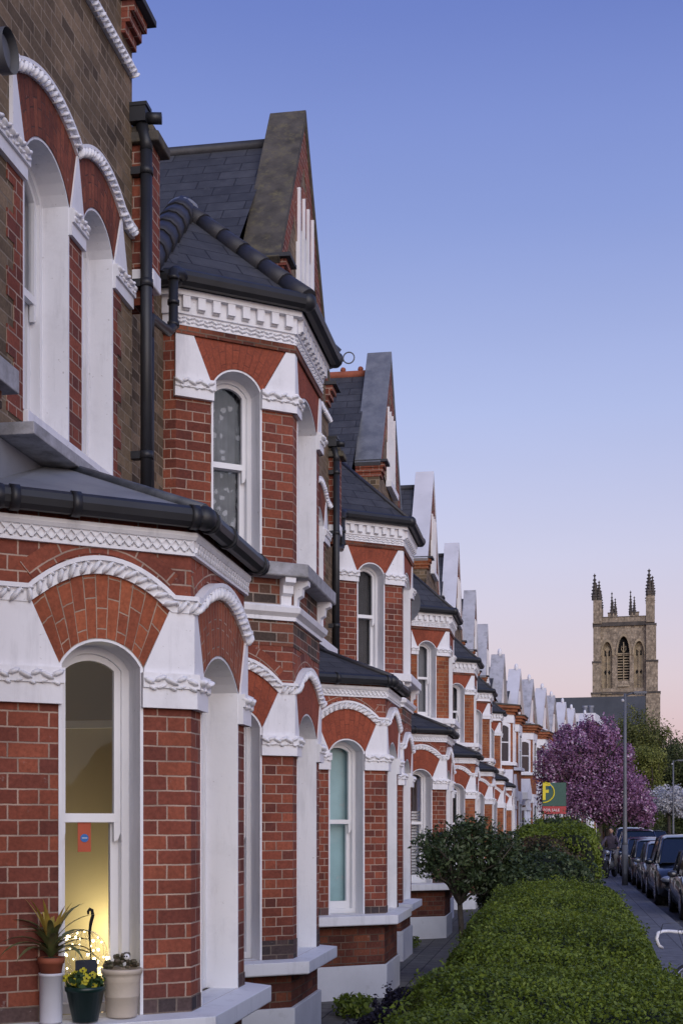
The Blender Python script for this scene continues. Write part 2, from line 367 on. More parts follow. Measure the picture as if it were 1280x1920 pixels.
def arch(c, hw, zb, sp, cr, n=12):
    r = max(cr - sp, .001); Rr = (hw * hw + r * r) / (2 * r); th = math.asin(min(1, hw / Rr))
    if r > hw: th = math.pi - th
    return [(c + hw, zb), (c + hw, sp)] + [(c + Rr * math.sin(th * (1 - 2 * i / n)), cr - Rr + Rr * math.cos(th * (1 - 2 * i / n))) for i in range(1, n)] + [(c - hw, sp), (c - hw, zb)]
def wallface(mb, fr, a0, a1, z0, z1, ops, d=0):
    def rect(x0, x1, y0, y1):
        if x1 - x0 > 1e-4 and y1 - y0 > 1e-4: mb.add([fr(x0, d, y0), fr(x1, d, y0), fr(x1, d, y1), fr(x0, d, y1)], [(0, 1, 2, 3)])
    x = a0
    for c, hw, zb, sp, cr in sorted(ops):
        rect(x, c - hw, z0, z1); rect(c - hw, c + hw, z0, zb)
        A = arch(c, hw, zb, sp, cr)[1:-1]
        for (xa, za), (xb, zb_) in zip(A[:-1], A[1:]):
            mb.add([fr(xb, d, zb_), fr(xa, d, za), fr(xa, d, z1), fr(xb, d, z1)], [(0, 1, 2, 3)])
        x = c + hw
    rect(x, a1, z0, z1)
def reveal(mb, fr, op, rev):
    c, hw, zb, sp, cr = op; e = .016
    A = arch(c, hw, zb, sp, cr); B = arch(c, hw + e, zb, sp, cr + e); n = len(A)
    vs = [fr(a, -rev - .1, z) for a, z in A] + [fr(a, .008, z) for a, z in A] + [fr(a, .008, z) for a, z in B] + [fr(a, 0, z) for a, z in B]
    fs = [(k * n + i, k * n + i + 1, (k + 1) * n + i + 1, (k + 1) * n + i) for k in range(3) for i in range(n - 1)]
    mb.add(vs, fs)
def fan(mb, fr, op, xl, xr, zv, zp, flat=False, n=18, d=.012):
    c, hw, zb, sp, cr = op; e = .014
    A = arch(c, hw + e, zb, sp, cr + e, n)[1:-1][::-1]; n = len(A) - 1
    O = []
    for i in range(n + 1):
        s = -1 + 2 * i / n; x = xl + (xr - xl) * i / n
        O.append((x, zp if flat else zv + (zp - zv) * (1 - s * s)))
    vs = [fr(a, d, z) for a, z in A] + [fr(a, d, z) for a, z in O] + [fr(a, -.01, z) for a, z in A] + [fr(a, -.01, z) for a, z in O]
    m = n + 1; fs = []; uvs = []
    for i in range(n):
        ll = [math.hypot(A[j][0] - O[j][0], A[j][1] - O[j][1]) for j in (i, i + 1)]
        w = lambda j: (j / n) * .075 * round((xr - xl + 2 * hw) / 2 / .05)
        fs.append((i, i + 1, m + i + 1, m + i)); uvs.append([(0, w(i)), (0, w(i + 1)), (ll[1], w(i + 1)), (ll[0], w(i))])
        fs.append((m + i, m + i + 1, 3 * m + i + 1, 3 * m + i)); uvs.append([(0, 0)] * 4)
    for i in (0, n): fs.append((i, m + i, 3 * m + i, 2 * m + i)); uvs.append([(0, 0)] * 4)
    mb.add(vs, fs, uvs)
def strip(mb, fr, pts, h, d0, d1):       # ribbon of height h along (a,z) points
    n = len(pts); nm = []
    for i in range(n):
        a, b = pts[max(i - 1, 0)], pts[min(i + 1, n - 1)]; l = math.hypot(b[0] - a[0], b[1] - a[1]); nm.append((-(b[1] - a[1]) / l, (b[0] - a[0]) / l))
    lo = [(p[0] - q[0] * h / 2, p[1] - q[1] * h / 2) for p, q in zip(pts, nm)]; hi = [(p[0] + q[0] * h / 2, p[1] + q[1] * h / 2) for p, q in zip(pts, nm)]
    vs = [fr(a, d, z) for d in (d0, d1) for L in (lo, hi) for a, z in L]; fs = []
    for i in range(n - 1):
        for k0, k1 in ((0, 1), (3, 2), (2, 0), (1, 3)): fs.append((k0 * n + i, k0 * n + i + 1, k1 * n + i + 1, k1 * n + i))
    fs += [(0, n, 3 * n, 2 * n), (n - 1, 2 * n - 1, 4 * n - 1, 3 * n - 1)]
    L = 0; cum = [0]
    for i in range(n - 1): L += math.hypot(pts[i + 1][0] - pts[i][0], pts[i + 1][1] - pts[i][1]); cum.append(L)
    u = [None] * len(fs)
    uvs = []
    for k, f in enumerate(fs):
        if k < 4 * (n - 1):
            i = k // 4; uvs.append([(cum[i], .005), (cum[i + 1], .005), (cum[i + 1], .005 + h), (cum[i], .005 + h)])
        else: uvs.append([(0, 0)] * 4)
    mb.add(vs, fs, uvs)
def ropepts(L, segs, zv):                # segs: list of (xl,xr,zp)
    P = [(-.02, zv)]
    for xl, xr, zp in segs:
        for i in range(17):
            s = -1 + i / 8; P.append((xl + (xr - xl) * i / 16, zv + (zp - zv) * (1 - s * s)))
    P.append((L + .02, zv)); return P
def rope(mb, fr, pts, h=.078, d=.052, step=.062, lump=True):
    strip(mb, fr, pts, h, 0, d * .55); strip(mb, fr, [(a, z + h * .45) for a, z in pts], h * .28, 0, d * 1.0)
    if not lump: return
    acc = 0; nxt = step / 2
    for (a0, z0), (a1, z1) in zip(pts[:-1], pts[1:]):
        l = math.hypot(a1 - a0, z1 - z0)
        if l < 1e-6: continue
        while nxt <= acc + l:
            t = (nxt - acc) / l; a, z = a0 + (a1 - a0) * t, z0 + (z1 - z0) * t
            tx, tz = (a1 - a0) / l, (z1 - z0) / l; nxt += step
            T = fr.u * tx + Vector((0, 0, tz)); Nn = fr.u * -tz + Vector((0, 0, tx)); k = random.uniform(.85, 1.15)
            mb.ell(Vector(fr(a, d * .5, z)) - Nn * h * .10, ((T * .62 + Nn * .8) * step * .74 * k, (T * .8 - Nn * .6) * h * .20, fr.n * d * .78 * k))
            mb.ell(Vector(fr(a + tx * step * .4, d * .75, z + tz * step * .4)) + Nn * h * .18, ((T * .8 - Nn * .5) * step * .3, (T * .3 + Nn * .6) * h * .16, fr.n * d * .4))
        acc += l
def lumps(mb, fr, a0, a1, z, d, r, step, sc=1.0):
    n = max(1, int((a1 - a0) / step)); st = (a1 - a0) / n
    for i in range(n):
        a = a0 + st * (i + .5); k = random.uniform(.8, 1.2)
        sg = 1 if i % 2 else -1
        mb.ell(fr(a, d - r * .3, z + sg * r * .25), ((fr.u * 1.25 + Vector((0, 0, .6 * sg))) * r * k, (Vector((0, 0, .8)) - fr.u * .5 * sg) * r * .6 * sc, fr.n * r * k))

def window(parent, fr, op, rev, curtain=None, detail=True, glass='glass', name='window', mid=.5, cdepth=.16):
    c, hw, zb, sp, cr = op; mb = MB(); f1 = .038
    zm = zb + (cr - zb) * mid
    mb.ring(fr, arch(c, hw, zb, sp, cr), arch(c, hw - f1, zb + .05, sp, cr - f1), -rev - .11, -rev)
    h2 = hw - f1; s2 = .034
    mb.ring(fr, arch(c, h2, zm - .02, sp, cr - f1), arch(c, h2 - s2, zm + .025, sp, cr - f1 - s2), -rev - .055, -rev - .02)
    h3 = h2; A = [(c + h3, zb + .05), (c + h3, zm + .018), (c - h3, zm + .018), (c - h3, zb + .05)]
    B = [(c + h3 - .042, zb + .13), (c + h3 - .042, zm - .022), (c - h3 + .042, zm - .022), (c - h3 + .042, zb + .13)]
    mb.ring(fr, A, B, -rev - .095, -rev - .06)
    if detail:
        for s_ in (-1, 1):
            x = c + s_ * (h2 - s2 / 2); w = s2 / 2
            mb.solid(fr, [(x - w, zm - .02), (x + w, zm - .02), (x + w, zm - .075), (x + w * .3, zm - .11), (x - w, zm - .12)][::1 if s_ > 0 else 1], -rev - .05, -rev - .022)
    o = mb.build(name, M['gloss'], parent)
    g = MB()
    a = arch(c, h2 - .02, zm, sp, cr - f1 - .02); g.add([fr(x, -rev - .04, z) for x, z in a], [tuple(range(len(a)))])
    g.add([fr(x, -rev - .078, z) for x, z in A], [(0, 1, 2, 3)])
    g.build('glass_pane', M[glass], o)
    if curtain:
        cb = MB(); n = 24; e = .05
        if curtain == 'whiteblind':
            z = zb + .05
            while z < zb + (cr - zb) * .62:
                cb.solid(fr, [(c - hw, z), (c + hw, z), (c + hw, z + .035), (c - hw, z + .035)], -rev - cdepth - .03, -rev - cdepth); z += .05
            cb.build('shutter', M['whiteblind'], o)
        else:
            flatc = curtain in ('cyan', 'greyblind'); amp = 0 if flatc else .02
            ps = [(c - hw - e + (2 * hw + 2 * e) * i / n, amp * math.sin(i * 1.9)) for i in range(n + 1)]
            vs = [fr(x, -rev - cdepth + y, z) for z in (zb - .05, cr + .08) for x, y in ps]
            cb.add(vs, [(i, i + 1, n + 2 + i, n + 1 + i) for i in range(n)], smooth=True)
            cb.build('blind' if flatc else 'curtain', M[curtain], o)
    return o

WX = -2.82; PITCH = 7.553; Q1 = 8.4
REC = .16
def baypoly(y1, y2, proj, ret, ang=54, base=0):
    k = (proj - ret) / math.tan(R(ang))
    return [(base, y1 - k), (ret, y1 - k), (proj, y1), (proj, y2), (ret, y2 + k), (base, y2 + k)]

def storey(parent, P, lv, ops, fanmat, walls, arched=True, lump=True, rev=.15, curtains=(None,) * 3, ringc=True, glass='glass', redge=None, xin=.10):
    """one storey of a canted bay: brick faces, stone imposts, gauged arches, hood mould, sash windows"""
    zs, b0, b1, sp, cr, zv, zp, ztop = lv
    wb, rp, rg = MB(), MB(), MB(); st = [MB() for _ in range(4)]
    for i in (0, 4): wallface(wb, frame(P[i], P[i + 1]), 0, frame(P[i], P[i + 1]).L, zs - .01, ztop, [])
    for i in (1, 2, 3):
        fr = frame(P[i], P[i + 1]); L = fr.L; c, hw, sp_, cr_ = ops[i - 1]
        op = (c, hw, zs, sp_, cr_)
        wallface(wb, fr, 0, L, zs - .01, ztop, [op])
        xl, xr = max(c - hw - .17, xin if i != 2 else .03), min(c + hw + .17, L - (xin if i != 2 else .03))
        if not arched: xl, xr = max(c - hw - .16, .07), min(c + hw + .24, L - .07)
        fb = MB(); fan(fb, fr, op, xl, xr, zv, zp, not arched); fb.build('brick_arch', M[fanmat], parent)
        ex = .009; g = .017
        tl = zv + .02 if arched else zp
        st[i - 1].solid(fr, [(-ex, b1 - .02), (c - hw - g, b1 - .02), (c - hw - g, sp_), (xl - .004, tl), (-ex, tl)], 0, .022)
        st[i].solid(fr, [(c + hw + g, b1 - .02), (L + ex, b1 - .02), (L + ex, tl), (xr + .004, tl), (c + hw + g, sp_)], 0, .022)
        ex = .02
        for sm, x0, x1 in ((st[i - 1], -ex, c - hw - .004), (st[i], c + hw + .004, L + ex)):
            sm.solid(fr, [(x0, b0), (x1, b0), (x1, b1 - .075), (x0, b1 - .075)], 0, .04)
            sm.solid(fr, [(x0, b1 - .075), (x1 + .01, b1 - .075), (x1 + .01, b1), (x0, b1)], 0, .052)
            if lump:
                lumps(sm, fr, x0, x1, b1 - .035, .06, .028, .05)
                lumps(sm, fr, x0 + .02, x1, b1 - .072, .05, .018, .05)
        if arched:
            rp_ = ropepts(L, [(xl, xr, zp)], zv); rope(rp, fr, rp_, lump=lump)
            if ringc: strip(rg, fr, [(a, z + .115) for a, z in rp_[1:-1]], .1, 0, .006)
        w_ = window(parent, fr, op, rev, curtains[i - 1], lump, glass, mid=.53)
        sr = MB(); reveal(sr, fr, op, rev); sr.build('window_surround', M['white'], w_)
    wb.build('bay_wall', M[walls], parent)
    for m_ in st: m_.build('impost_stone', M['white'], parent)
    if arched: rp.build('hood_mould', M['white'], parent)
    if arched and ringc: rg.build('relieving_arch', M['stockred' if walls == 'stockred' else 'red'], parent)
def piercourse(H, P, ops, z0, z1):
    st = [MB() for _ in range(4)]
    for i in (1, 2, 3):
        fr = frame(P[i], P[i + 1]); c, hw = ops[i - 1][:2]
        for m_, x0, x1 in ((st[i - 1], -.002, c - hw - .016), (st[i], c + hw + .016, fr.L + .002)): m_.solid(fr, [(x0, z0), (x1, z0), (x1, z1), (x0, z1)], 0, .005)
    for m_ in st: m_.build('pier_foot', M['engbrick'], H)

def sillband(parent, P, z, mat='white', d=.15, th=.115):
    mb = MB(); path_prof(mb, P, [(-.16, z - th), (d - .01, z - th), (d, z - th + .01), (d, z - .012), (-.02, z), (-.16, z)]); return mb.build('sill', M[mat], parent, .004)
def cap(mb, P, z, x=-.3):
    pts = [(x, P[0][1])] + list(P) + [(x, P[-1][1])]; mb.add([(a, b, z) for a, b in pts], [tuple(range(len(pts)))])

def polyroof(parent, P, d, z, apex, mat, hips, rollr, rollmat, segs=True, name='bay_roof'):
    O = offpoly(P, d); O[0] = (P[0][0], O[0][1]); O[-1] = (P[-1][0], O[-1][1]); mb = MB()
    pts = [(a, b, z) for a, b in O]; ap = len(pts)
    if apex[0] < 0: pts[0] = (P[0][0] - .05, pts[0][1] - .2, z); pts[-1] = (P[-1][0] - .05, pts[-1][1] + .2, z)
    mb.add(pts + [apex], [(i, i + 1, ap) for i in range(ap - 1)])
    mb.add(pts, [tuple(range(ap))])
    o = mb.build(name, M[mat], parent)
    for i in hips:
        hb = MB(); A = Vector(apex); B = Vector(pts[i]) + Vector((0, 0, .01)); n = max(4, int((B - A).length / .28))
        if segs:
            for k in range(n):
                p, q = A.lerp(B, k / n), A.lerp(B, (k + 1.06) / n); r_ = rollr * (1.45 if i == 0 else 1); hb.tube([p, q], [r_ * .93, r_ * 1.03], 12)
        else: hb.tube([A, B], rollr, 8)
        hb.build('hip_tiles' if segs else 'hip_roll', M[rollmat], o)
    return o

def house(k, label, cop, opt):
    q = Q1 + PITCH * (k - 1); lump = k <= 4
    H = thing('terraced_house', label, 'house', (WX, q, 0), 0, 'red brick terraced houses with gables')
    lowred = 'red' if k < 3 else 'redorange'; fm = 'fan' if k == 0 else 'fan2'
    p2 = 2.82 - opt.get('D2', 2.12)
    Pb = baypoly(1.79, 2.94, p2, p2 - .79, 54, -REC); Pa = baypoly(5.61, 6.75, .966, .181)
    cu = opt.get('cu', [None] * 8)
    # ---- single storey bay
    L = frame(Pa[1], Pa[2]).L
    ops = [(L - .272 - .198, .198, 2.64, 2.76), (.57, .38, 2.62, 2.77), (.272 + .198, .198, 2.64, 2.76)]
    ops0 = ops[0][0]
    storey(H, Pa, (.9, 2.44, 2.615, 2.64, 2.76, 2.965, 3.13, 3.44), ops, fm, lowred, True, lump, .18, (cu[0], cu[1], cu[2]), glass='glassclear' if k == 0 else 'glass')
    if k < 3: piercourse(H, Pa, ops, .895, .975)
    sillband(H, Pa, .9, 'white' if k else 'white')
    lo = MB(); bandp(lo, Pa, -.2, -.012, .32, .79); lo.build('bay_base', M['redlow'], H)
    pl = MB(); bandp(pl, Pa, -.2, .02, -.05, .35); pl.build('plinth', M['whitedirty'], H, .006)
    co = MB(); bandp(co, Pa, 0, .018, 3.235, 3.30); path_prof(co, Pa, [(0, 3.30), (.03, 3.30), (.04, 3.318), (.04, 3.338), (0, 3.345)]); bandp(co, Pa, 0, .024, 3.222, 3.236)
    if lump:
        for i in (1, 2, 3):
            fr = frame(Pa[i], Pa[i + 1]); n = int(fr.L / .047)
            for j in range(n):
                a = fr.L * (j + .5) / n; w = fr.L / n / 2
                for s_ in (-1, 1):
                    p0, p1 = (a - s_ * w, 3.298), (a + s_ * w, 3.24); co.solid(fr, [p0, (p0[0] + .008, p0[1]), (p1[0] + .008, p1[1]), p1], .018, .032)
                co.octa(fr(a, .02, 3.258), (fr.u * .008, Vector((0, 0, .016)), fr.n * .014))
    co.build('cornice', M['white'], H)
    gt = MB(); gutp(gt, Pa, .085, 3.405, .055)
    for i in (1, 2):                           # joint collars
        fr = frame(offpoly(Pa, .085)[i], offpoly(Pa, .085)[i + 1])
        for a in (.36 * fr.L, fr.L - .06, .08):
            gt.tube([fr(a - .022, 0, 3.405), fr(a + .022, 0, 3.405)], .064, 12)
    for i in (2,):
        o_ = offpoly(Pa, .12)
    gt.build('gutter', M['gutter'], H)
    lead = k == 0
    polyroof(H, Pa, .085, 3.44, (0.0, 6.18, 3.90), 'lead' if lead else 'slate', (2, 3), .03 if lead else .03, 'leaddark' if lead else 'tile', False)
    ceil = MB(); cap(ceil, Pa, 3.20); ceil.build('bay_ceiling', M['room'], H)
    fl = MB(); cap(fl, Pa, .35); fl.build('bay_floor', M['room'], H)
    # ---- two storey bay
    L = frame(Pb[1], Pb[2]).L
    ops = [(L - .285 - .195, .195, 2.62, 2.76), (.575, .40, 2.6, 2.77), (.285 + .195, .195, 2.62, 2.76)]
    storey(H, Pb, (.79, 2.40, 2.56, 2.6, 2.76, 2.93, 3.12, 3.84), ops, 'fan2', lowred, True, lump, .18, (cu[3], cu[3], cu[3]))
    mx = MB()                                 # mixed brick apron between the storeys
    for i in (1, 2, 3):
        fr = frame(Pb[i], Pb[i + 1]); fr0 = fr; mx.solid(fr, [(-.002, 3.27), (fr.L + .002, 3.27), (fr.L + .002, 3.80), (-.002, 3.80)], 0, .005)
    mx.build('apron', M['stockred'], H)
    if k in (0, 1): piercourse(H, Pb, ops, .785, .94)
    sillband(H, Pb, .79)
    lo = MB(); bandp(lo, Pb, -.2, -.012, .32, .69); lo.build('bay_base', M['redlow'], H)
    pl = MB(); bandp(pl, Pb, -.2, .02, -.05, .40); pl.build('plinth', M['whitedirty'], H, .006)
    sc = MB(); path_prof(sc, Pb, [(0, 3.47), (.03, 3.47), (.03, 3.50), (.065, 3.53), (.075, 3.57), (.06, 3.585), (0, 3.60)]); sc.build('string_course', M['white'], H)
    for i in (1, 2, 3):
        fr = frame(Pb[i], Pb[i + 1])
        for a in ((.08, .62) if i == 2 else (fr.L * .5, fr.L - .07) if i == 1 else (.07, fr.L * .5)):
            if i == 2: a = {.08: .07, .62: fr.L - .07}[a]
            prof = [(0, 3.58), (.03, 3.58), (.035, 3.66), (.07, 3.68), (.075, 3.74), (.12, 3.76), (.12, 3.80), (0, 3.80)]
            n = len(prof); br = MB(); br.add([fr(a + s_, d, z) for s_ in (-.045, .045) for d, z in prof], [tuple(range(n)), tuple(range(n, 2 * n))[::-1]] + [(j, (j + 1) % n, n + (j + 1) % n, n + j) for j in range(n)]); br.build('bracket', M['white'], H)
    ops = [(L - .285 - .195, .195, 5.25, 5.385), (.575, .40, 5.24, 5.39), (.285 + .195, .195, 5.25, 5.385)]
    storey(H, Pb, (3.92, 5.12, 5.27, 5.25, 5.385, 5.55, 5.60, 5.95), ops, 'fan2', lowred, False, lump, .17, (cu[4], cu[5], cu[4]))
    sillband(H, Pb, 3.92, 'stonegrey' if k < 2 else 'white', .14, .12)
    co = MB(); bandp(co, Pb, 0, .03, 5.60, 5.665); co.build('brick_course', M['redlow'], H)
    co = MB(); bandp(co, Pb, 0, .02, 5.667, 5.75); bandp(co, Pb, 0, .035, 5.662, 5.672); bandp(co, Pb, 0, .04, 5.75, 5.90); bandp(co, Pb, 0, .085, 5.875, 5.92)
    for i in (1, 2, 3):
        fr = frame(Pb[i], Pb[i + 1]); n = round(fr.L / .118)
        for j in range(n):
            a = fr.L * (j + .5) / n; co.solid(fr, [(a - .03, 5.785), (a + .03, 5.785), (a + .03, 5.874), (a - .03, 5.874)], .035, .08)
            co.tube([fr(a - .028, .045, 5.79), fr(a + .028, .045, 5.79)], .02, 6)
        if lump:
            for s_ in (5.725, 5.695): lumps(co, fr, .0, fr.L, s_, .03, .016, .036)
    co.build('dentil_cornice', M['white'], H)
    gt = MB(); gutp(gt, Pb, .13, 5.98, .066); gt.build('gutter', M['gutter'], H)
    polyroof(H, Pb, .12, 6.0, (-.34, 2.365, 7.10), 'slate', (0, 2, 3, 5), .085 if k < 2 else .03, 'tile', k < 2)
    if k < 2:
        lc = MB(); lc.ball((-.34, 2.365, 7.11), .12, 12, 8, (1.1, 1.3, .6)); lc.build('lead_cap', M['lead'], H)
    ceil = MB(); cap(ceil, Pb, 3.3); cap(ceil, Pb, 5.62); ceil.build('bay_ceiling', M['room'], H)
    fl = MB(); cap(fl, Pb, .35); cap(fl, Pb, 3.85); fl.build('bay_floor', M['room'], H)
    # ---- main wall
    fr = frame((0, 0), (0, PITCH)); frB = frame((-REC, 0), (-REC, PITCH)); mw = MB(); YS = 4.5
    wallface(mw, frB, 0, Pb[0][1], 0, 3.8, []); wallface(mw, frB, Pb[5][1], 3.55, 0, 3.8, []); wallface(mw, frB, 4.4, YS, 0, 3.8, []); wallface(mw, frB, 3.55, 4.4, 2.6, 3.8, [])
    wallface(mw, fr, YS, Pa[0][1], 0, 3.8, []); wallface(mw, fr, Pa[5][1], PITCH, 0, 3.8, [])
    mw.add([(-REC, YS, 0), (0, YS, 0), (0, YS, 3.8), (-REC, YS, 3.8)], [(0, 1, 2, 3)])
    mw.build('ground_floor_wall', M[lowred], H)
    dr = MB(); dr.box(-.45, -.4, 3.55, 4.4, .12, 2.6)
    for y0, y1, z0, z1 in ((3.65, 3.93, .4, 1.2), (4.02, 4.3, .4, 1.2), (3.65, 4.3, 1.4, 2.0)): dr.box(-.4, -.385, y0, y1, z0, z1)
    dr.box(-.4, -REC, 3.54, 3.56, 0, 2.6); dr.box(-.4, -REC, 4.39, 4.41, 0, 2.6); dr.box(-.4, -REC, 3.55, 4.4, 2.58, 2.6); dr.box(-.4, .2, 3.56, 4.39, -.05, .12)
    dr.build('front_door', M[opt.get('door', 'leaddark')], H)
    w1 = (6.065, .315, 4.07, 5.45, 5.63); w2 = (6.88, .26, 4.07, 5.47, 5.63)
    mw = MB(); wallface(mw, frB, 0, Pb[0][1], 3.8, 6.1, []); wallface(mw, frB, Pb[5][1], YS, 3.8, 6.1, [])
    wallface(mw, fr, YS, PITCH, 3.8, 7.2, [w1, w2]); mw.add([(-REC, YS, 3.8), (0, YS, 3.8), (0, YS, 6.1), (-REC, YS, 6.1)], [(0, 1, 2, 3)])
    gc, gz, ga = 5.95, 7.2, 9.72
    gw = (gc, .40, 7.55, 8.2, 8.45); NF = 1.32; gzn = ga - NF / 1.6 * (ga - gz)
    A = arch(*gw); apx = (gc, ga); 
    def sl(z): return (ga - z) / (ga - gz) * 1.6
    mw.add([fr(gc - NF, 0, 7.2), fr(gc + 1.6, 0, 7.2), fr(gc + sl(7.55), 0, 7.55), fr(gc - sl(7.55), 0, 7.55), fr(gc - NF, 0, gzn)], [(0, 1, 2, 3, 4)])
    mw.add([fr(gc - sl(7.55), 0, 7.55), fr(gc - .4, 0, 7.55), fr(gc - .4, 0, 8.2), fr(gc - sl(8.2), 0, 8.2)], [(0, 1, 2, 3)])
    mw.add([fr(gc + .4, 0, 7.55), fr(gc + sl(7.55), 0, 7.55), fr(gc + sl(8.2), 0, 8.2), fr(gc + .4, 0, 8.2)], [(0, 1, 2, 3)])
    C = A[1:-1]; m = len(C); O = []
    for j in range(m):
        x, z = C[j]; t = j / (m - 1); O.append((gc + sl(8.2) * (1 - 2 * t), 8.2 + (ga - 8.2) * (1 - abs(1 - 2 * t))))
    for j in range(m - 1): mw.add([fr(*[C[j][0], 0, C[j][1]]), fr(O[j][0], 0, O[j][1]), fr(O[j + 1][0], 0, O[j + 1][1]), fr(C[j + 1][0], 0, C[j + 1][1])], [(0, 1, 2, 3)])
    # back of gable parapet and flanks
    mw.add([(-.36, gc - NF, 7.2), (-.36, gc + 1.6, 7.2), (-.36, gc, ga), (-.36, gc - NF, gzn)], [(0, 1, 2, 3)])
    mw.add([(0, gc - NF, 6.0), (-.36, gc - NF, 6.0), (-.36, gc - NF, gzn), (0, gc - NF, gzn)], [(0, 1, 2, 3)]); mw.add([(-.36, gc - NF, 6.0), (-.36, gc + 1.6, 6.0), (-.36, gc + 1.6, 7.2), (-.36, gc - NF, 7.2)], [(0, 1, 2, 3)])
    mw.add([(0, PITCH, 3.8), (-6, PITCH, 3.8), (-6, PITCH, 7.2), (0, PITCH, 7.2)], [(0, 1, 2, 3)])
    mw.add([(0, 0, 0), (-6, 0, 0), (-6, 0, 6.1), (0, 0, 6.1)], [(0, 1, 2, 3)]); mw.add([(0, PITCH - .003, 0), (-6, PITCH - .003, 0), (-6, PITCH - .003, 3.8), (0, PITCH - .003, 3.8)], [(0, 1, 2, 3)])
    mw.add([(-6, 0, 0), (-6, PITCH, 0), (-6, PITCH, 7.2), (-6, 0, 7.2)], [(0, 1, 2, 3)])
    mw.build('upper_wall', M['stock'], H)
    for w in (w1, w2): wo_ = window(H, fr, w, .15, cu[6], lump, mid=.52); sr = MB(); reveal(sr, fr, w, .15); sr.build('window_surround', M['white'], wo_)
    # red quoins beside the pair of windows and along the verges
    ql, qr = MB(), MB(); z = 4.0; j = 0
    while z < 5.24:
        e = .11 if j % 2 else .2
        ql.solid(fr, [(w1[0] - .331 - e, z), (w1[0] - .331, z), (w1[0] - .331, z + .15), (w1[0] - .331 - e, z + .15)], 0, .006)
        qr.solid(fr, [(w2[0] + .276, z), (w2[0] + .276 + e * .8, z), (w2[0] + .276 + e * .8, z + .15), (w2[0] + .276, z + .15)], 0, .006); z += .15; j += 1
    ql.build('brick_quoins', M['red'], H); qr.build('brick_quoins', M['red'], H)
    qm = MB(); qm.solid(fr, [(6.396, 4.0), (6.604, 4.0), (6.604, 5.3), (6.396, 5.3)], 0, .006); qm.build('brick_mullion', M['red'], H)
    qn = MB()
    A0 = (gc + 1.56, 7.3); N0 = (gc - NF, gzn + .02)
    qn.solid(fr, [A0, (A0[0] - .26, A0[1]), (gc, 9.22), (N0[0] + .26, N0[1]), N0, (gc, 9.69)][::-1], 0, .008)
    qn.build('verge_brickwork', M['red'], H); qn = MB()
    fan(qn, fr, gw, gc - .62, gc + .62, 8.55, 8.95, d=.012)
    qn.build('brick_arch', M['red'], H)
    st, rp, fb = MB(), MB(), MB()
    zt = 5.87
    for op, xl, xr in ((w1, 5.60, 6.50), (w2, 6.51, 7.28)): fb = MB(); fan(fb, fr, op, xl, xr, 5.80, 5.92); fb.build('brick_arch', M['fan3'], H)
    st = [MB() for _ in range(3)]
    st[0].solid(fr, [(5.60 - .03, 5.42), (5.733, 5.42), (5.733, 5.45), (5.6, 5.82), (5.57, 5.82)], 0, .022)
    st[1].solid(fr, [(6.396, 5.42), (6.604, 5.42), (6.604, 5.47), (6.506, 5.82), (6.5, 5.82), (6.396, 5.45)], 0, .022)
    st[2].solid(fr, [(7.157, 5.42), (7.42, 5.42), (7.29, 5.80), (7.157, 5.47)], 0, .022)
    for m_, x0, x1 in ((st[0], 5.1, 5.746), (st[1], 6.384, 6.616), (st[2], 7.144, 7.5)):
        m_.solid(fr, [(x0, 5.285), (x1, 5.285), (x1, 5.36), (x0, 5.36)], 0, .03)
        m_.solid(fr, [(x0, 5.36), (x1 + .006, 5.36), (x1 + .006, 5.44), (x0, 5.44)], 0, .045)
        if lump: lumps(m_, fr, x0, x1, 5.42, .05, .026, .046); lumps(m_, fr, x0, x1, 5.385, .045, .018, .04)
        m_.build('impost_stone', M['white'], H)
    pts = [(5.1, 5.80)]
    for xl, xr, zz in ((5.60, 6.505, 5.95), (6.505, 7.28, 5.95)):
        for i in range(17): s_ = -1 + i / 8; pts.append((xl + (xr - xl) * i / 16, 5.83 + (zz - 5.83) * (1 - s_ * s_)))
    pts += [(7.4, 5.80), (7.53, 5.80)]
    rope(rp, fr, pts, .065, .05, .055, lump); rp.build('hood_mould', M['white'], H); rp = MB()
    rope(rp, fr, [(4.52, 6.86), (7.52, 6.86)], .05, .05, .055, lump); rp.build('rope_string_course', M['white'], H)
    sb = MB()
    if k == 0: sb.solid(fr, [(5.42, 3.835), (7.3, 3.835), (7.3, 3.90), (5.42, 3.90)], .0, .2)
    else: sb.solid(fr, [(5.6, 3.90), (7.3, 3.90), (7.3, 4.0), (5.6, 4.0)], 0, .16)
    z_ = 3.902 if k == 0 else 4.002
    sb.build('upper_sill', M['stonegrey' if k == 0 else 'white'], H, .005)
    sb = MB(); sb.solid(fr, [(5.75, z_), (7.15, z_), (7.15, 4.07), (5.75, 4.07)], -.17, .03); sb.build('sub_sill', M['white'], H, .004)
    fs = MB(); fs.solid(fr, [(4.9, 3.5), (7.4, 3.5), (7.4, 3.83 if k == 0 else 3.88), (4.9, 3.83 if k == 0 else 3.88)], 0, .01); fs.build('lead_flashing', M['lead'], H)
    # gable lights
    g = MB(); zb = 7.55
    for x0, x1 in ((gc - .42, gc - .36), (gc - .15, gc - .10), (gc + .10, gc + .15), (gc + .36, gc + .42)):
        g.solid(fr, [(x0, zb), (x1, zb), (x1, 8.1), ((x0 + x1) / 2 + .01, 8.8), ((x0 + x1) / 2 - .01, 8.8), (x0, 8.1)], -.06, .045)
    g.solid(fr, [(gc - .5, zb - .1), (gc + .5, zb - .1), (gc + .5, zb), (gc - .5, zb)], -.1, .09)
    g.solid(fr, [(gc - .4, 8.0), (gc + .4, 8.0), (gc + .4, 8.05), (gc - .4, 8.05)], -.1, -.03)
    go = g.build('gable_window', M['white'], H); gg = MB(); gg.add([fr(a_, -.08, z_) for a_, z_ in arch(*gw)], [tuple(range(len(arch(*gw))))]); gg.build('glass_pane', M['carglass'], go)
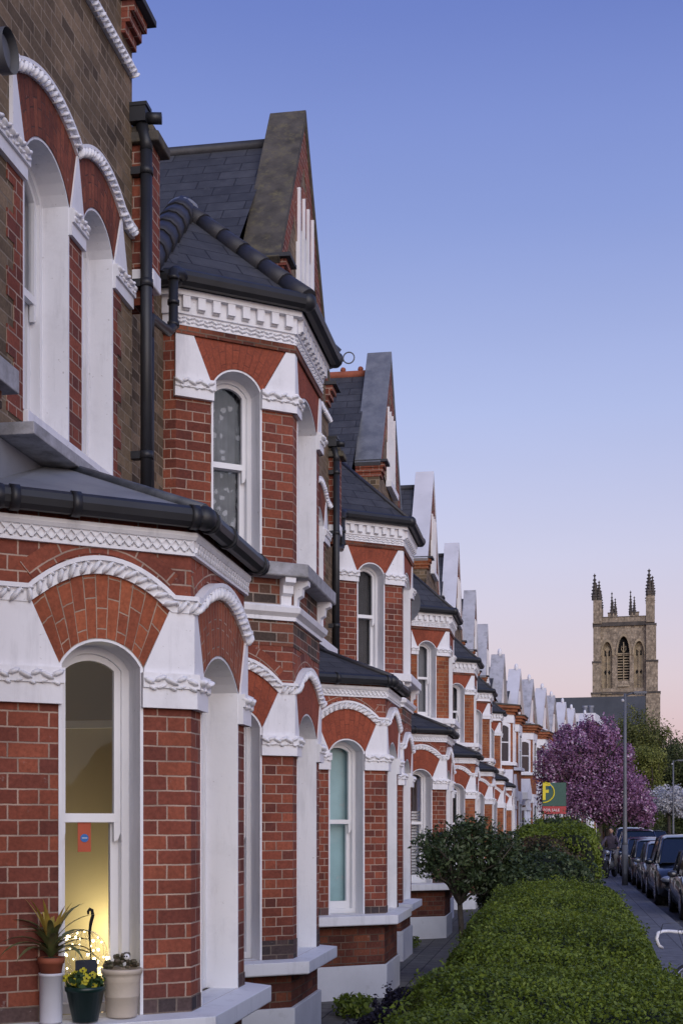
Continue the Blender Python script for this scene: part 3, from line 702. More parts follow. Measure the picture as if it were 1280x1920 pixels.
    # coping
    cb = MB(); tz = (ga - gz) / 1.6
    cb.solid(fr, [(gc, ga), (gc + 1.66, ga - 1.66 * tz), (gc + 1.72, ga - 1.66 * tz + .05), (gc, ga + .14)][::-1], -.385, .03)
    cb.solid(fr, [(gc, ga), (gc - NF - .05, ga - (NF + .05) * tz), (gc - NF - .11, ga - (NF + .05) * tz + .05), (gc, ga + .14)], -.385, .03)
    cb.build('gable_coping', M[cop], H, .006)
    for s_ in (-1, 1):
        kn = MB(); y = gc - NF if s_ < 0 else gc + 1.6; zk = gzn - .24 if s_ < 0 else 7.03
        for n_, (zz, w_) in enumerate(((0, .03), (.07, .06), (.14, .09))): kn.box(-.38, w_, min(y - s_ * .22, y + s_ * (.01 + n_ * .02)) + .001 * n_, max(y - s_ * .22, y + s_ * (.01 + n_ * .02)) - .001 * n_, zk + zz, zk + zz + .068)
        ko = kn.build('kneeler', M['red' if k < 3 else 'redorange'], H)
        kc = MB(); kc.box(-.38, .14, min(y - s_ * .24, y + s_ * .1), max(y - s_ * .24, y + s_ * .1), zk + .21, zk + .25); kc.build('kneeler_cap', M['slate'], ko)
    # roofs
    rf = MB(); rz = 9.5; xb = -5.5
    rf.add([(-.35, gc, rz), (xb, gc, rz), (xb, 2.9, 6.1), (-.35, 2.9, 6.1)], [(0, 1, 2, 3)])
    rf.add([(-.35, gc, rz), (xb, gc, rz), (xb, PITCH, 7.75), (-.35, PITCH, 7.75)], [(0, 1, 2, 3)])
    rf.add([(-.12, .0, 6.08), (-.12, 4.5, 6.08), (-5.5, 4.5, 8.6), (-5.5, 0, 8.6)], [(0, 1, 2, 3)])
    rf.add([(-5.5, 0, 8.6), (-5.5, PITCH, 8.6), (-6, PITCH, 6), (-6, 0, 6)], [(0, 1, 2, 3)])
    ro = rf.build('roof', M['slate'], H)
    rt = MB(); rt.tube([(-.37, gc, rz), (xb, gc, rz)], .07, 8)
    if k == 2:
        for i in range(14): rt.ball((-.5 - i * .3, gc, rz + .09), .05, 6, 4)
    rt.build('ridge_tiles', M['tile' if k != 2 else 'terra'], ro)
    # party pier with cap
    pp = MB(); pp.box(-.6, .13, .03, .20, 5.60, 6.42); pp.box(-.6, .09, .04, .19, 5.35, 5.60)
    pw = pp.build('party_pier', M['red'], H)
    pc = MB(); pc.box(-.65, .19, -.02, .26, 6.42, 6.49); pc.box(-.6, .15, .0, .22, 6.49, 6.54); pc.build('cap_stone', M['copstone'], pw, .012)
    pc = MB(); pc.box(-.1, .14, .025, .205, 5.47, 5.59); pc.build('corbel_stone', M['white'], pw, .01)
    # chimney on the back of the roof
    ch = MB(); ch.box(-5.2, -3.6, .05, .75, 6.2, 9.9 if k > 1 else 9.0); chm = ch.build('chimney', M['stockred'], ro)
    for i in range(4): cp = MB(); cp.lathe((-5.0 + .4 * i, .4, 9.9 if k > 1 else 9.0), [(.09, 0), (.12, .05), (.09, .12), (.085, .4), (.11, .45), (.11, .5)], 10); cp.build('chimney_pot', M['terra'], chm)
    # downpipe, hopper at far end of the gable part
    dp = MB(); y = PITCH + .0
    dp.tube([(.10, y, 6.36), (.10, y, 3.95)], .040, 12); dp.tube([(.10, y, 6.36), (.10, y, 6.42), (.07, y, 6.54)], .042, 10)
    dp.box(.0, .11, y - .055, y + .05, 6.54, 6.64); dp.box(-.01, .12, y - .06, y + .055, 6.64, 6.665); dp.tube([(.1, y, 6.58), (.20, y + .02, 6.58)], .038, 10)
    for zz in (6.2, 5.45, 4.3): dp.tube([(.10, y, zz), (.10, y, zz + .05)], .047, 12); dp.box(0, .1, y - .03, y + .03, zz, zz + .05)
    dp.build('downpipe', M['gutter'], H)
    d2 = MB(); xx = -REC + .2
    d2.tube([(xx, .24, 5.2), (xx, .24, 3.9)], .038, 12); d2.tube([(xx, .24, 5.18), (xx, .26, 5.36), (xx, .7, 5.42), (xx, .82, 5.5), (xx, .82, 5.9), (xx, 1.0, 5.97), (xx, 1.2, 5.97)], .036, 12)
    for zz in (5.5, 5.66, 5.84): d2.tube([(xx, .82, zz), (xx, .82, zz + .03)], .045, 12)
    d2.build('downpipe', M['gutter'], H)
    # rooms
    rm = MB(); c0 = 'roomcream' if k == 0 else 'room'
    def roomb(mb, y0, y1, z0, z1, xf=-.02):
        vs = [(x, y, z) for z in (z0, z1) for y in (y0, y1) for x in (-3.4, xf)]
        mb.add(vs, [(0, 2, 3, 1), (4, 5, 7, 6), (0, 1, 5, 4), (2, 6, 7, 3), (0, 4, 6, 2)])
    roomb(rm, 4.7, PITCH - .03, .34, 3.25); rm.build('front_room', M[c0], H)
    if k == 0:
        pr = MB(); pr.box(-3.4, -.03, PITCH - .08, PITCH - .03, 2.50, 2.55); pr.build('picture_rail', M['whitedirty'], H)
        cu_ = MB(); f0 = frame(Pa[1], Pa[2]); wcen = ops0; nn = 14
        cu_.add([f0(wcen - .24 + (.115 if z > 1.9 else .085 if z > 1.5 else .06) * t / nn * 1.0, -.27 + .012 * math.sin(t * 2.2), z) for z in (.95, 1.6, 2.0, 2.75) for t in range(nn + 1)], [(i * (nn + 1) + t, i * (nn + 1) + t + 1, (i + 1) * (nn + 1) + t + 1, (i + 1) * (nn + 1) + t) for i in range(3) for t in range(nn)], smooth=True)
        cu_.build('side_curtain', M['netcurtain2'], H)
    rm = MB(); roomb(rm, .05, 3.5, .34, 3.3, -REC - .02); roomb(rm, .05, 4.3, 3.86, 5.64, -REC - .02); roomb(rm, 4.4, PITCH - .05, 3.86, 5.8, -.3); rm.build('rooms', M['room'], H)
    return H
M['engbrick'] = brick('blue_black_brick', [(0, (.05, .04, .042)), (.5, (.09, .062, .06)), (1, (.14, .08, .07))], (.22, .17, .14), .3)
# ------------------------------------------------------------------ ground, road, pavement
def sheet(name, x0, x1, y0, y1, z, mat):
    mb = MB(); mb.add([(x0, y0, z), (x1, y0, z), (x1, y1, z), (x0, y1, z)], [(0, 1, 2, 3)]); return struct(mb.build(name, mat))
sheet('ground', -600, 600, -60, 1500, -.14, M['ground'])
sheet('road', 2.2, 9.6, -20, 160, -.11, M['asphalt'])
def slab(name, x0, x1, y0, y1, z0, z1, mat, bev=0):
    mb = MB(); mb.box(x0, x1, y0, y1, z0, z1); return struct(mb.build(name, mat, bevel=bev))
slab('pavement', .62, 2.05, -12, 110, -.2, 0, M['pave'])
slab('kerb', 2.05, 2.2, -12, 110, -.2, .002, M['kerb'])
slab('far_pavement', 9.75, 11.6, -12, 150, -.2, 0, M['pave'])
slab('far_kerb', 9.6, 9.75, -12, 150, -.2, .002, M['kerb'])
slab('front_gardens', -3.2, .62, -8, 110, -.2, -.012, M['gpave'])

# ------------------------------------------------------------------ the terrace
HL = [
 (0, 'nearest brick house with the lit bay window and flower pots on its sill', 'copstone', dict(cu=[None, None, None, None, None, None, 'greyblind', None])),
 (1, 'brick house with mossy brown gable coping and lace curtain in its upper bay window', 'copstone', dict(D2=2.09, cu=['cyan', 'cyan', 'cyan', 'greyblind', 'netcurtain', 'netcurtain', 'greyblind'])),
 (2, 'brick house with grey lead gable coping and crested ridge tiles', 'coplead', dict(cu=['whiteblind', 'darkblind', None, None, 'darkblind', 'darkblind', 'greyblind'])),
 (3, 'brick house with a clean white gable coping, next beyond the lead-coped gable', 'copwhite', dict(cu=['darkblind', None, None, None, 'greyblind', 'darkblind', 'greyblind'])),
 (4, 'brick house with white gable coping, fourth peak in the row of tall gables', 'copwhite', dict(cu=['greyblind', None, None, None, 'darkblind', None, None])),
 (5, 'brick house with streaky white gable coping, fifth peak in the row of tall gables', 'copgrey', dict(cu=['darkblind', None, None, None, 'greyblind', None, None])),
 (6, 'brick house with blotchy grey gable coping, last of the tall brown brick gables', 'copgrey', dict(cu=[None] * 8)),
]
HS = [house(*h) for h in HL]
# extras of the nearest house
H0 = HS[0]
mb = MB(); y = 4.2; mb.tube([(-.2, y, 5.02), (.56, y, 5.02)], .078, 20); o = mb.build('flue_pipe', M['metalgrey'], H0)
mb = MB(); mb.tube([(.56, y, 5.02), (.61, y, 5.02)], .086, 20, cap=False); mb.tube([(.57, y, 5.02), (.58, y, 5.02)], .066, 20); mb.build('flue_rim', M['metalgrey'], o)
mb = MB(); mb.box(-REC, .235, 3.9, 5.16, 3.945, 4.06); mb.build('ledge_stone', M['stonegrey'], H0, .006)
mb = MB(); mb.box(-REC, .17, 3.9, 5.10, 3.86, 3.944); mb.box(-REC, .1, 3.9, 5.05, 3.78, 3.859); mb.build('brick_corbel', M['stockred'], H0)
# satellite dish on house two
mb = MB()
fr = frame((0, 0), (0, 1))
c0 = Vector((.5, 3.75, 5.2))
vs = []; n = 20
for j, r in enumerate((0, .1, .2, .29)):
    for i in range(n):
        t = 2 * math.pi * i / n; vs.append(c0 + Vector((math.cos(t) * r * .9, -.35 * r * r * 3 + .02 * 0, math.sin(t) * r * 1.05)))
mb.add(vs, [(j * n + i, j * n + (i + 1) % n, (j + 1) * n + (i + 1) % n, (j + 1) * n + i) for j in range(3) for i in range(n)], smooth=True)
mb.tube([(0, 3.75, 5.1), (.3, 3.8, 5.1), (.5, 3.78, 5.2)], .016, 6); mb.tube([(.5, 3.75, 4.95), (.52, 3.45, 5.0)], .01, 6)
dish = thing('satellite_dish', 'round grey satellite dish fixed beside the upper bay of the lead-coped house', 'satellite dish', (WX, Q1 + PITCH, 0))
mb.build('dish_and_arm', M['lead'], dish)

# lit front room of the nearest house
ll = bpy.data.lights.new('room_lamp_light', 'POINT'); lo = bpy.data.objects.new('room_lamp_light', ll); COL.objects.link(lo)
ll.energy = 9; ll.color = (1, .86, .50); ll.shadow_soft_size = .08; lo.location = (-2.75, 7.62, 1.28); lo.parent = None
lamp = thing('table_lamp', 'warm glowing lamp standing inside the nearest bay window', 'lamp', (-2.93, 8.12, .34))
mb = MB(); mb.lathe((0, 0, 0), [(.14, 0), (.14, .03), (.02, .05), (.02, .5)], 14); mb.build('lamp_base', M['chrome'], lamp)
mb = MB(); mb.lathe((0, 0, .5), [(.04, 0), (.10, .08)], 14); mb.build('lamp_shade', emit('lamp_shade_glow', (1, .72, .32), 3.0), lamp)
lo.parent = lamp; lo.location = (0, 0, .80)

# pots and things on the near sill
P0 = baypoly(5.61, 6.75, .966, .181); q0 = Q1 - PITCH
P0w = [(WX + a, q0 + b) for a, b in P0]; F0 = frame(P0w[1], P0w[2])
def at0(a, d, z=.9): return F0(a, d, z)
def leafblade(mb, base, dirv, up, L, w, curve, n=7, twist=0):
    dirv = Vector(dirv).normalized(); side = dirv.cross(Vector((0, 0, 1))).normalized(); pts = []; p = Vector(base); ang = up
    for i in range(n + 1):
        t = i / n; ww = w * (math.sin(math.pi * min(1, .18 + t * .82)) ** .8) * (1 - t) ** .25 if i < n else 0
        pts.append(p + side * ww + Vector((0, 0, ww * .35))); pts.append(p.copy()); pts.append(p - side * ww + Vector((0, 0, ww * .35)))
        p = p + (dirv * math.cos(ang) + Vector((0, 0, math.sin(ang)))) * L / n; ang -= curve / n
    fs = []
    for i in range(n): b = i * 3; fs += [(b, b + 1, b + 4, b + 3), (b + 1, b + 2, b + 5, b + 4)]
    mb.add(pts, fs, smooth=True)
x, y, z = at0(.235, .065)
t = thing('plant_pot_stand', 'tall white cylinder pot standing at the left end of the sill', 'plant pot', (x, y, z))
mb = MB(); mb.lathe((0, 0, 0), [(.052, 0), (.054, .01), (.055, .225), (.059, .226), (.06, .24), (.052, .24), (.05, .19)], 24); mb.build('white_cylinder', M['whitepot'], t)
t = thing('potted_plant', 'spiky bromeliad in a terracotta pot on the tall white cylinder', 'potted plant', (x, y, z + .2))
mb = MB(); mb.lathe((0, 0, 0), [(.042, 0), (.058, .085), (.064, .086), (.067, .115), (.058, .115), (.056, .09)], 22); mb.build('pot', M['terra'], t)
mb = MB(); mb.ball((0, 0, .1), .055, 10, 5, (1, 1, .3)); mb.build('soil', M['bark'], t)
mb = MB(); mb2 = MB()
for i in range(26):
    az = i * 2.4 + random.uniform(-.3, .3); tier = i / 26
    leafblade(mb, (0, 0, .11 + tier * .05), (math.cos(az), math.sin(az), 0), .55 + tier * .75, random.uniform(.22, .36), .02, random.uniform(.8, 1.9))
mb.build('leaves', plain('bromeliad_leaf', (.10, .14, .05), .45, .3, 18, col2=(.19, .15, .06)), t)
for i in range(9):
    az = i * 2.4; leafblade(mb2, (0, 0, .13), (math.cos(az), math.sin(az), 0), 1.38, random.uniform(.24, .34), .018, .6)
mb2.build('flower_spike', plain('bromeliad_bract', (.42, .34, .05), .5, .2, 14, col2=(.30, .16, .05)), t)
x, y, z = at0(.40, .075)
t = thing('flower_pot', 'dark green plastic pot of yellow pansies in the middle of the sill', 'flower pot', (x, y, z))
mb = MB(); mb.lathe((0, 0, 0), [(.062, 0), (.092, .145), (.098, .146), (.1, .17), (.09, .17), (.088, .15)], 24); mb.build('pot', M['greenpot'], t)
def leafcloud(name, blobs, n, size, mat, parent=None, aspect=.55, surf=.5, clump=0, up=.3, seed=1, ztrim=None):
    g = np.random.default_rng(seed); C = []; Nn = []; T = []
    tot = sum((b[1][0] * b[1][1] * b[1][2]) ** (2 / 3) for b in blobs)
    for c, r in blobs:
        k = int(n * (r[0] * r[1] * r[2]) ** (2 / 3) / tot)
        if clump:
            m = max(3, k // clump); d = g.normal(size=(m, 3)); d /= np.linalg.norm(d, axis=1)[:, None]
            cc = d * (g.random((m, 1)) ** surf); idx = g.integers(0, m, k)
            d2 = g.normal(size=(k, 3)) * .11; p = cc[idx] + d2; tone = g.random(m)[idx]
        else:
            d = g.normal(size=(k, 3)); d /= np.linalg.norm(d, axis=1)[:, None]; p = d * (g.random((k, 1)) ** surf); tone = g.random(k)
        Nn.append(p / (np.linalg.norm(p, axis=1)[:, None] + 1e-6)); C.append(np.array(c) + p * np.array(r)); T.append(tone)
    C = np.concatenate(C); Nn = np.concatenate(Nn); T = np.concatenate(T)
    return leafmesh(name, C, Nn, T, size, mat, parent, aspect, up, g)
def leafmesh(name, C, Nn, T, size, mat, parent, aspect, up, g, rnd=.9):
    k = len(C); a = g.normal(size=(k, 3)) * rnd + Nn * .8 + np.array([0, 0, up]); a /= np.linalg.norm(a, axis=1)[:, None]
    b = g.normal(size=(k, 3)); b -= a * (a * b).sum(1)[:, None]; b /= np.linalg.norm(b, axis=1)[:, None]
    c = np.cross(a, b); s = size * g.uniform(.6, 1.35, (k, 1))
    V = np.stack([C - b * s * .5, C + c * s * aspect * .5 + a * s * .08, C + b * s * .5, C - c * s * aspect * .5 + a * s * .08], 1).reshape(-1, 3)
    me = bpy.data.meshes.new(name); me.vertices.add(4 * k); me.vertices.foreach_set('co', V.ravel().astype(np.float32))
    me.loops.add(4 * k); me.loops.foreach_set('vertex_index', np.arange(4 * k, dtype=np.int32))
    me.polygons.add(k); me.polygons.foreach_set('loop_start', np.arange(0, 4 * k, 4, dtype=np.int32))
    at = me.attributes.new('rnd', 'FLOAT', 'FACE'); at.data.foreach_set('value', np.clip(T * .55 + g.random(k) * .5, 0, 1).astype(np.float32))
    me.update(); me.validate(); me.materials.append(mat)
    o = bpy.data.objects.new(name, me); COL.objects.link(o)
    if parent: o.parent = parent
    return o
M['pansyleaf'] = leafmat('pansy_leaf', [(0, (.02, .05, .015)), (1, (.06, .12, .04))])
leafcloud('leaves', [((0, 0, .19), (.10, .10, .045))], 420, .034, M['pansyleaf'], t, .6, seed=3)
PF = plain('pansy_yellow', (.55, .50, .03), .6, .2, 40)
for i in range(30):
    fl = MB(); ce = MB()
    az = random.uniform(0, 6.28); r = random.uniform(.01, .1); c = Vector((math.cos(az) * r, math.sin(az) * r, .215 + random.uniform(-.03, .03) - r * .25))
    nrm = (Vector((math.cos(az) * r * 4, math.sin(az) * r * 4 - .8, .45))).normalized(); u = nrm.cross(Vector((0, 0, 1))).normalized(); w = u.cross(nrm)
    for k in range(5):
        aa = 2 * math.pi * k / 5 + .3; pc = c + (u * math.cos(aa) + w * math.sin(aa)) * .011; vs = [pc + (u * math.cos(b) + w * math.sin(b)) * .0095 + nrm * (.002 * math.cos(2 * b)) for b in [6.28 * j / 7 for j in range(7)]]
        fl.add(vs, [tuple(range(7))])
    ce.ball(c + nrm * .003, .0045, 6, 4)
    fo = fl.build('pansy', PF, t); ce.build('flower_centre', M['bark'], fo)
x, y, z = at0(.60, .02)
t = thing('flower_pot', 'cream ribbed pot full of brownish succulents at the right end of the sill', 'flower pot', (x, y, z))
mb = MB(); mb.lathe((0, 0, 0), [(.072, 0), (.076, .01), (.084, .10), (.086, .102), (.0845, .106), (.090, .175), (.0925, .18), (.091, .186), (.094, .192), (.0925, .198), (.098, .214), (.102, .216), (.104, .236), (.1, .24), (.09, .24), (.088, .2)], 28); mb.build('pot', M['creampot'], t)
mb = MB()
for i in range(46):
    az = random.uniform(0, 6.28); r = .085 * math.sqrt(random.random()); c = (math.cos(az) * r, math.sin(az) * r, .245 + random.uniform(0, .035) + (.03 if r < .04 else 0)); rr = random.uniform(.008, .015)
    for k in range(7): a2 = k * .9; mb.ball((c[0] + math.cos(a2) * rr * .7, c[1] + math.sin(a2) * rr * .7, c[2] + rr * .2), rr * .6, 6, 4, (1, 1, 1.5))
mb.build('succulents', plain('succulent', (.12, .085, .06), .6, .3, 40, col2=(.07, .09, .04)), t)
mb = MB(); mb.ball((0, 0, 0), .016, 12, 8, (1, .9, 1)); xo = (x + .035, y - .03, z + .300); o = thing('ornament', 'tiny white owl head ornament among the brown succulents', 'ornament', xo)
mb.build('head', M['owl'], o); mb = MB(); mb.ball((-.006, -.0135, .003), .0042, 8, 5); mb.ball((.006, -.0135, .003), .0042, 8, 5); mb.build('eyes', M['black'], o)
# fairy light ball behind the glass
x, y, z = at0(.50, -.33, 1.185)
t = thing('fairy_light_ball', 'ball of tiny warm fairy lights just inside the lit window', 'fairy lights', (x, y, z))
mb = MB()
for i in range(46):
    v = Vector((random.gauss(0, 1), random.gauss(0, 1), random.gauss(0, 1))).normalized() * .125; mb.ball(v, random.choice((.004, .005, .0075)), 6, 4)
mb.build('bulbs', M['bulb'], t)
mb = MB()
for i in range(7):
    a_ = i * math.pi / 7; mb.tube([(math.cos(a_) * .124 * math.cos(b), math.sin(a_) * .124 * math.cos(b), .124 * math.sin(b)) for b in [6.283 * j / 24 for j in range(25)]], .0012, 4)
mb.build('wire', M['chrome'], t)
mb = MB(); mb.lathe((0, 0, -.3), [(.07, 0), (.07, .01), (.012, .03), (.012, .19)], 12); mb.build('base', M['chrome'], t)
# black hook with a navy card in front of the window
x, y, z = at0(.445, .0, .9)
t = thing('plant_hook', 'black swan-neck hook rising behind the pansy pot', 'hook', (x, y, z))
mb = MB(); mb.tube([(0, 0, 0), (.008, 0, .2), (0, 0, .36), (-.003, 0, .42), (.004, 0, .47), (.014, 0, .505), (.010, 0, .53), (-.002, 0, .537), (-.010, 0, .525), (-.010, 0, .51)], [.003, .003, .004, .007, .009, .009, .009, .008, .007, .004], 8); mb.build('hook_rod', M['black'], t)
x, y, z = at0(.42, .022, .985)
t = thing('card_sign', 'small navy card with pale writing propped behind the pansies', 'sign', (x, y, z), math.atan2(F0.u.y, F0.u.x))
mb = MB(); mb.box(-.055, .055, -.004, .004, 0, .205); mb.build('card', M['navy'], t, .002)
def text(s, size, loc, rot, mat, parent, name='lettering', al='LEFT', ext=.001):
    c = bpy.data.curves.new(name, 'FONT'); c.body = s; c.size = size; c.extrude = ext; c.align_x = al; c.resolution_u = 2
    o = bpy.data.objects.new(name, c); COL.objects.link(o)
    dg = bpy.context.evaluated_depsgraph_get(); me = bpy.data.meshes.new_from_object(o.evaluated_get(dg)); bpy.data.objects.remove(o)
    o = bpy.data.objects.new(name, me); COL.objects.link(o); me.materials.clear(); me.materials.append(mat); o.parent = parent; o.location = loc; o.rotation_euler = rot; return o
text('Support', .024, (-.048, -.0055, .105), (R(90), 0, 0), M['paleprint'], t); text('for', .024, (-.048, -.0055, .078), (R(90), 0, 0), M['paleprint'], t)
# orange tag and sash lift in the window
x, y, z = at0(.475, -.215, 1.715)
t = thing('door_hanger_tag', 'orange tag with a round blue sticker hanging inside the lit window', 'tag', (x, y, z), math.atan2(F0.u.y, F0.u.x))
mb = MB(); mb.box(-.034, .034, -.002, .002, 0, .15); mb.build('card', M['orange'], t)
mb = MB(); mb.solid(lambda a, d, zz: (a, -d, zz), [(.021 * math.cos(b), .07 + .021 * math.sin(b)) for b in [6.283 * j / 24 for j in range(24)]], .003, .005); mb.build('sticker', M['blueprint'], t)
mb = MB(); mb.box(-.014, .014, -.0065, -.005, .068, .073); mb.build('sticker_print', M['paleprint'], t)

# ------------------------------------------------------------------ houses beyond the bend
def far_house(x, y, rz, label, gable=True, copm='copwhite', wmat='redorange', w=4.7):
    H = thing('gabled_house', label, 'house', (x, y, 0), rz, 'houses beyond the bend')
    fr = frame((0, -w / 2), (0, w / 2)); P = baypoly(-.1, 1.25, .85, .05, 50); P = [(a, b - .2) for a, b in P]
    mw = MB(); ht = 7.2 if gable else 7.4
    wallface(mw, fr, 0, w, 0, ht, []); mw.box(-7, -.01, -w / 2, w / 2, 0, ht - .01)
    gc = w / 2 + .35; ga = 9.75
    if gable: mw.solid(fr, [(gc - 1.5, ht), (gc + 1.5, ht), (gc, ga)], -.35, 0)
    mw.build('wall', M[wmat], H)
    b = MB(); bandp(b, P, -.1, 0, 0, 6.6); b.build('bay', M[wmat], H)
    b = MB(); bandp(b, P, -.1, .10, 6.6, 6.72); bandp(b, P, -.1, .2, 6.72, 6.85); bandp(b, P, -.1, .30, 6.85, 6.97); b.build('bay_cornice', M['redorange'], H)
    b = MB(); path_prof(b, P, [(-.85, 6.97), (.34, 6.97), (.34, 7.02), (-.85, 7.2)]); b.build('bay_roof', M['copstone'], H)
    for d_, za, zc in ((.05, 6.25, 6.6), (.16, 4.42, 4.56), (.05, 3.0, 3.45), (.12, .8, .95)): b = MB(); bandp(b, P, -.1, d_, za, zc); b.build('string_course', M['white'], H)
    for i in (1, 2, 3):
        f2 = frame(P[i], P[i + 1]); c = f2.L / 2; hw = .26 if i != 2 else .42
        for zb, zt in ((.95, 3.0), (4.56, 6.25)):
            b = MB(); b.ring(f2, arch(c, hw + .1, zb, zt - .05, zt), arch(c, hw, zb + .04, zt - .22, zt - .12), 0, .05)
            b.solid(f2, [(c - hw, (zb + zt) / 2 - .02), (c + hw, (zb + zt) / 2 - .02), (c + hw, (zb + zt) / 2 + .03), (c - hw, (zb + zt) / 2 + .03)], 0, .03)
            if i == 2: b.solid(f2, [(-.01, zb), (.07, zb), (.07, zt), (-.01, zt)], 0, .03)
            wo2 = b.build('window', M['white'], H)
            wn = MB(); wn.solid(f2, arch(c, hw, zb + .04, zt - .22, zt - .12), .004, .012); wn.build('glass_pane', M['carglass'], wo2)
    b = MB()
    py = -w / 2 + .15
    for yy in (py, py + .62, py + 1.24): b.tube([(.75, yy, 0), (.75, yy, 2.6)], .09, 8)
    b.box(0, .9, py - .12, py + 1.36, 3.15, 3.5); b.box(0, .86, py - .1, py + 1.34, 2.6, 2.75)
    for yy in (py + .31, py + .93): b.solid(frame((.85, 0), (.85, 1)), [(yy - .31, 2.7), (yy - .16, 2.75), (yy - .1, 2.95), (yy, 3.1), (yy + .1, 2.95), (yy + .16, 2.75), (yy + .31, 2.7), (yy + .31, 3.2), (yy - .31, 3.2)], -.08, 0)
    b.add([(.9, py - .05, 3.5), (.9, py + 1.3, 3.5), (.9, py + .62, 4.2), (0, py - .05, 3.5), (0, py + 1.3, 3.5), (0, py + .62, 4.2)], [(0, 1, 2), (0, 2, 5, 3), (1, 4, 5, 2)])
    b.build('porch', M['white'], H)
    dr = MB(); dr.box(0, .03, py + .1, py + 1.1, 0, 2.3); dr.build('front_door', M['leaddark'], H)
    if gable:
        cb = MB()
        for s_ in (-1, 1):
            P4 = [(gc, ga), (gc + s_ * 1.6, ht - .15), (gc + s_ * 1.78, ht - .05), (gc, ga + .25)]
            cb.solid(fr, P4, -.5, .14)
        cb.build('gable_coping', M[copm], H)
        g = MB()
        for a in (-.35, 0, .35): g.solid(fr, [(gc + a - .05, 7.6), (gc + a + .05, 7.6), (gc + a + .05, 8.5), (gc + a, 8.85), (gc + a - .05, 8.5)], 0, .06)
        g.ball(fr(gc, -.1, ga + .32), .13, 8, 5, (.8, .8, 1.6)); g.solid(fr, [(gc - .8, 7.5), (gc + .8, 7.5), (gc + .8, 7.6), (gc - .8, 7.6)], 0, .08)
        g.build('gable_trim', M['white'], H)
        rf = MB(); rf.add([(-.3, w / 2 + .35, 9.4), (-6, w / 2 + .35, 9.4), (-6, -w / 2, 7.2), (-.3, -w / 2, 7.2), (-.3, w / 2, 8.9), (-6, w / 2, 8.9)], [(0, 1, 2, 3), (0, 4, 5, 1)])
        for i in range(len(rf.v)): a, b_, c = rf.v[i]; rf.v[i] = (a, b_ - w / 2 if b_ > w / 2 else b_, c)
        rf.v = [(-.3, .35, 9.4), (-6, .35, 9.4), (-6, -w / 2, 7.2), (-.3, -w / 2, 7.2), (-.3, w / 2, 7.4), (-6, w / 2, 7.4)]
        rf.build('roof', M['slate'], H)
    else:
        rf = MB(); rf.add([(.1, -w / 2, 7.4), (.1, w / 2, 7.4), (-3, w / 2, 8.6), (-3, -w / 2, 8.6)], [(0, 1, 2, 3)]); ro = rf.build('roof', M['slate'], H)
        c = MB(); c.box(-1.6, -.5, -.5, .1, 7.4, 8.75); cc = c.build('chimney', M['stockred'], ro)
        
        for i in range(3): c = MB(); c.lathe((-1.35 + .45 * i, -.2, 8.75), [(.1, 0), (.13, .05), (.1, .1), (.1, .3), (.13, .33)], 10); c.build('chimney_pot', M['terra'], cc)
    return H
FH = [(-2.82, 56.9, 0, 'brick house with a low slate roof and chimney between the tall and the small gables', False, 'copwhite'),
 (-2.72, 62.2, -4, 'orange brick house with grey streaked gable, first of the smaller gables beyond the bend', True, 'copgrey'),
 (-2.15, 68.2, -7, 'orange brick house with a clean pale gable, second of the smaller gables', True, 'copwhite'),
 (-1.6, 73.2, -8, 'orange brick house with a stained grey gable, third of the smaller gables', True, 'copgrey'),
 (-.95, 78, -9, 'brick house with a white gable just left of the blossom tree', True, 'copwhite'),
 (-.45, 82.6, -9, 'brick house with grey gable just above the edge of the blossom tree', True, 'copgrey'),
 (.25, 87.2, -10, 'brick house behind the blossom tree with a narrow white gable', True, 'copwhite'),
 (.85, 91.8, -12, 'brick house behind the blossom tree with a bright white finial', True, 'copwhite'),
 (1.85, 96.5, -14, 'brick house with white gable furthest right behind the blossom tree', True, 'copwhite')]
for x, y, rz, lab, g, cm in FH: far_house(x, y, R(rz), lab, g, cm)
# flat white-topped building at the end
t = thing('flat_roofed_building', 'plain building with a white parapet in front of the church roof', 'building', (2.1, 112, 0), R(-8))
mb = MB(); mb.box(-.8, .8, 0, 8, 0, 10.6); mb.build('wall', M['stockred'], t); mb = MB(); mb.box(-.9, .9, -.15, 8.1, 10.6, 11.3); mb.build('parapet', M['white'], t)

for i in range(2): mb = MB(); mb.lathe((-.3 + .5 * i, 3, 11.3), [(.2, 0), (.2, .7), (.25, .75), (.25, .9)], 10); mb.build('chimney_pot', M['lead'], t)

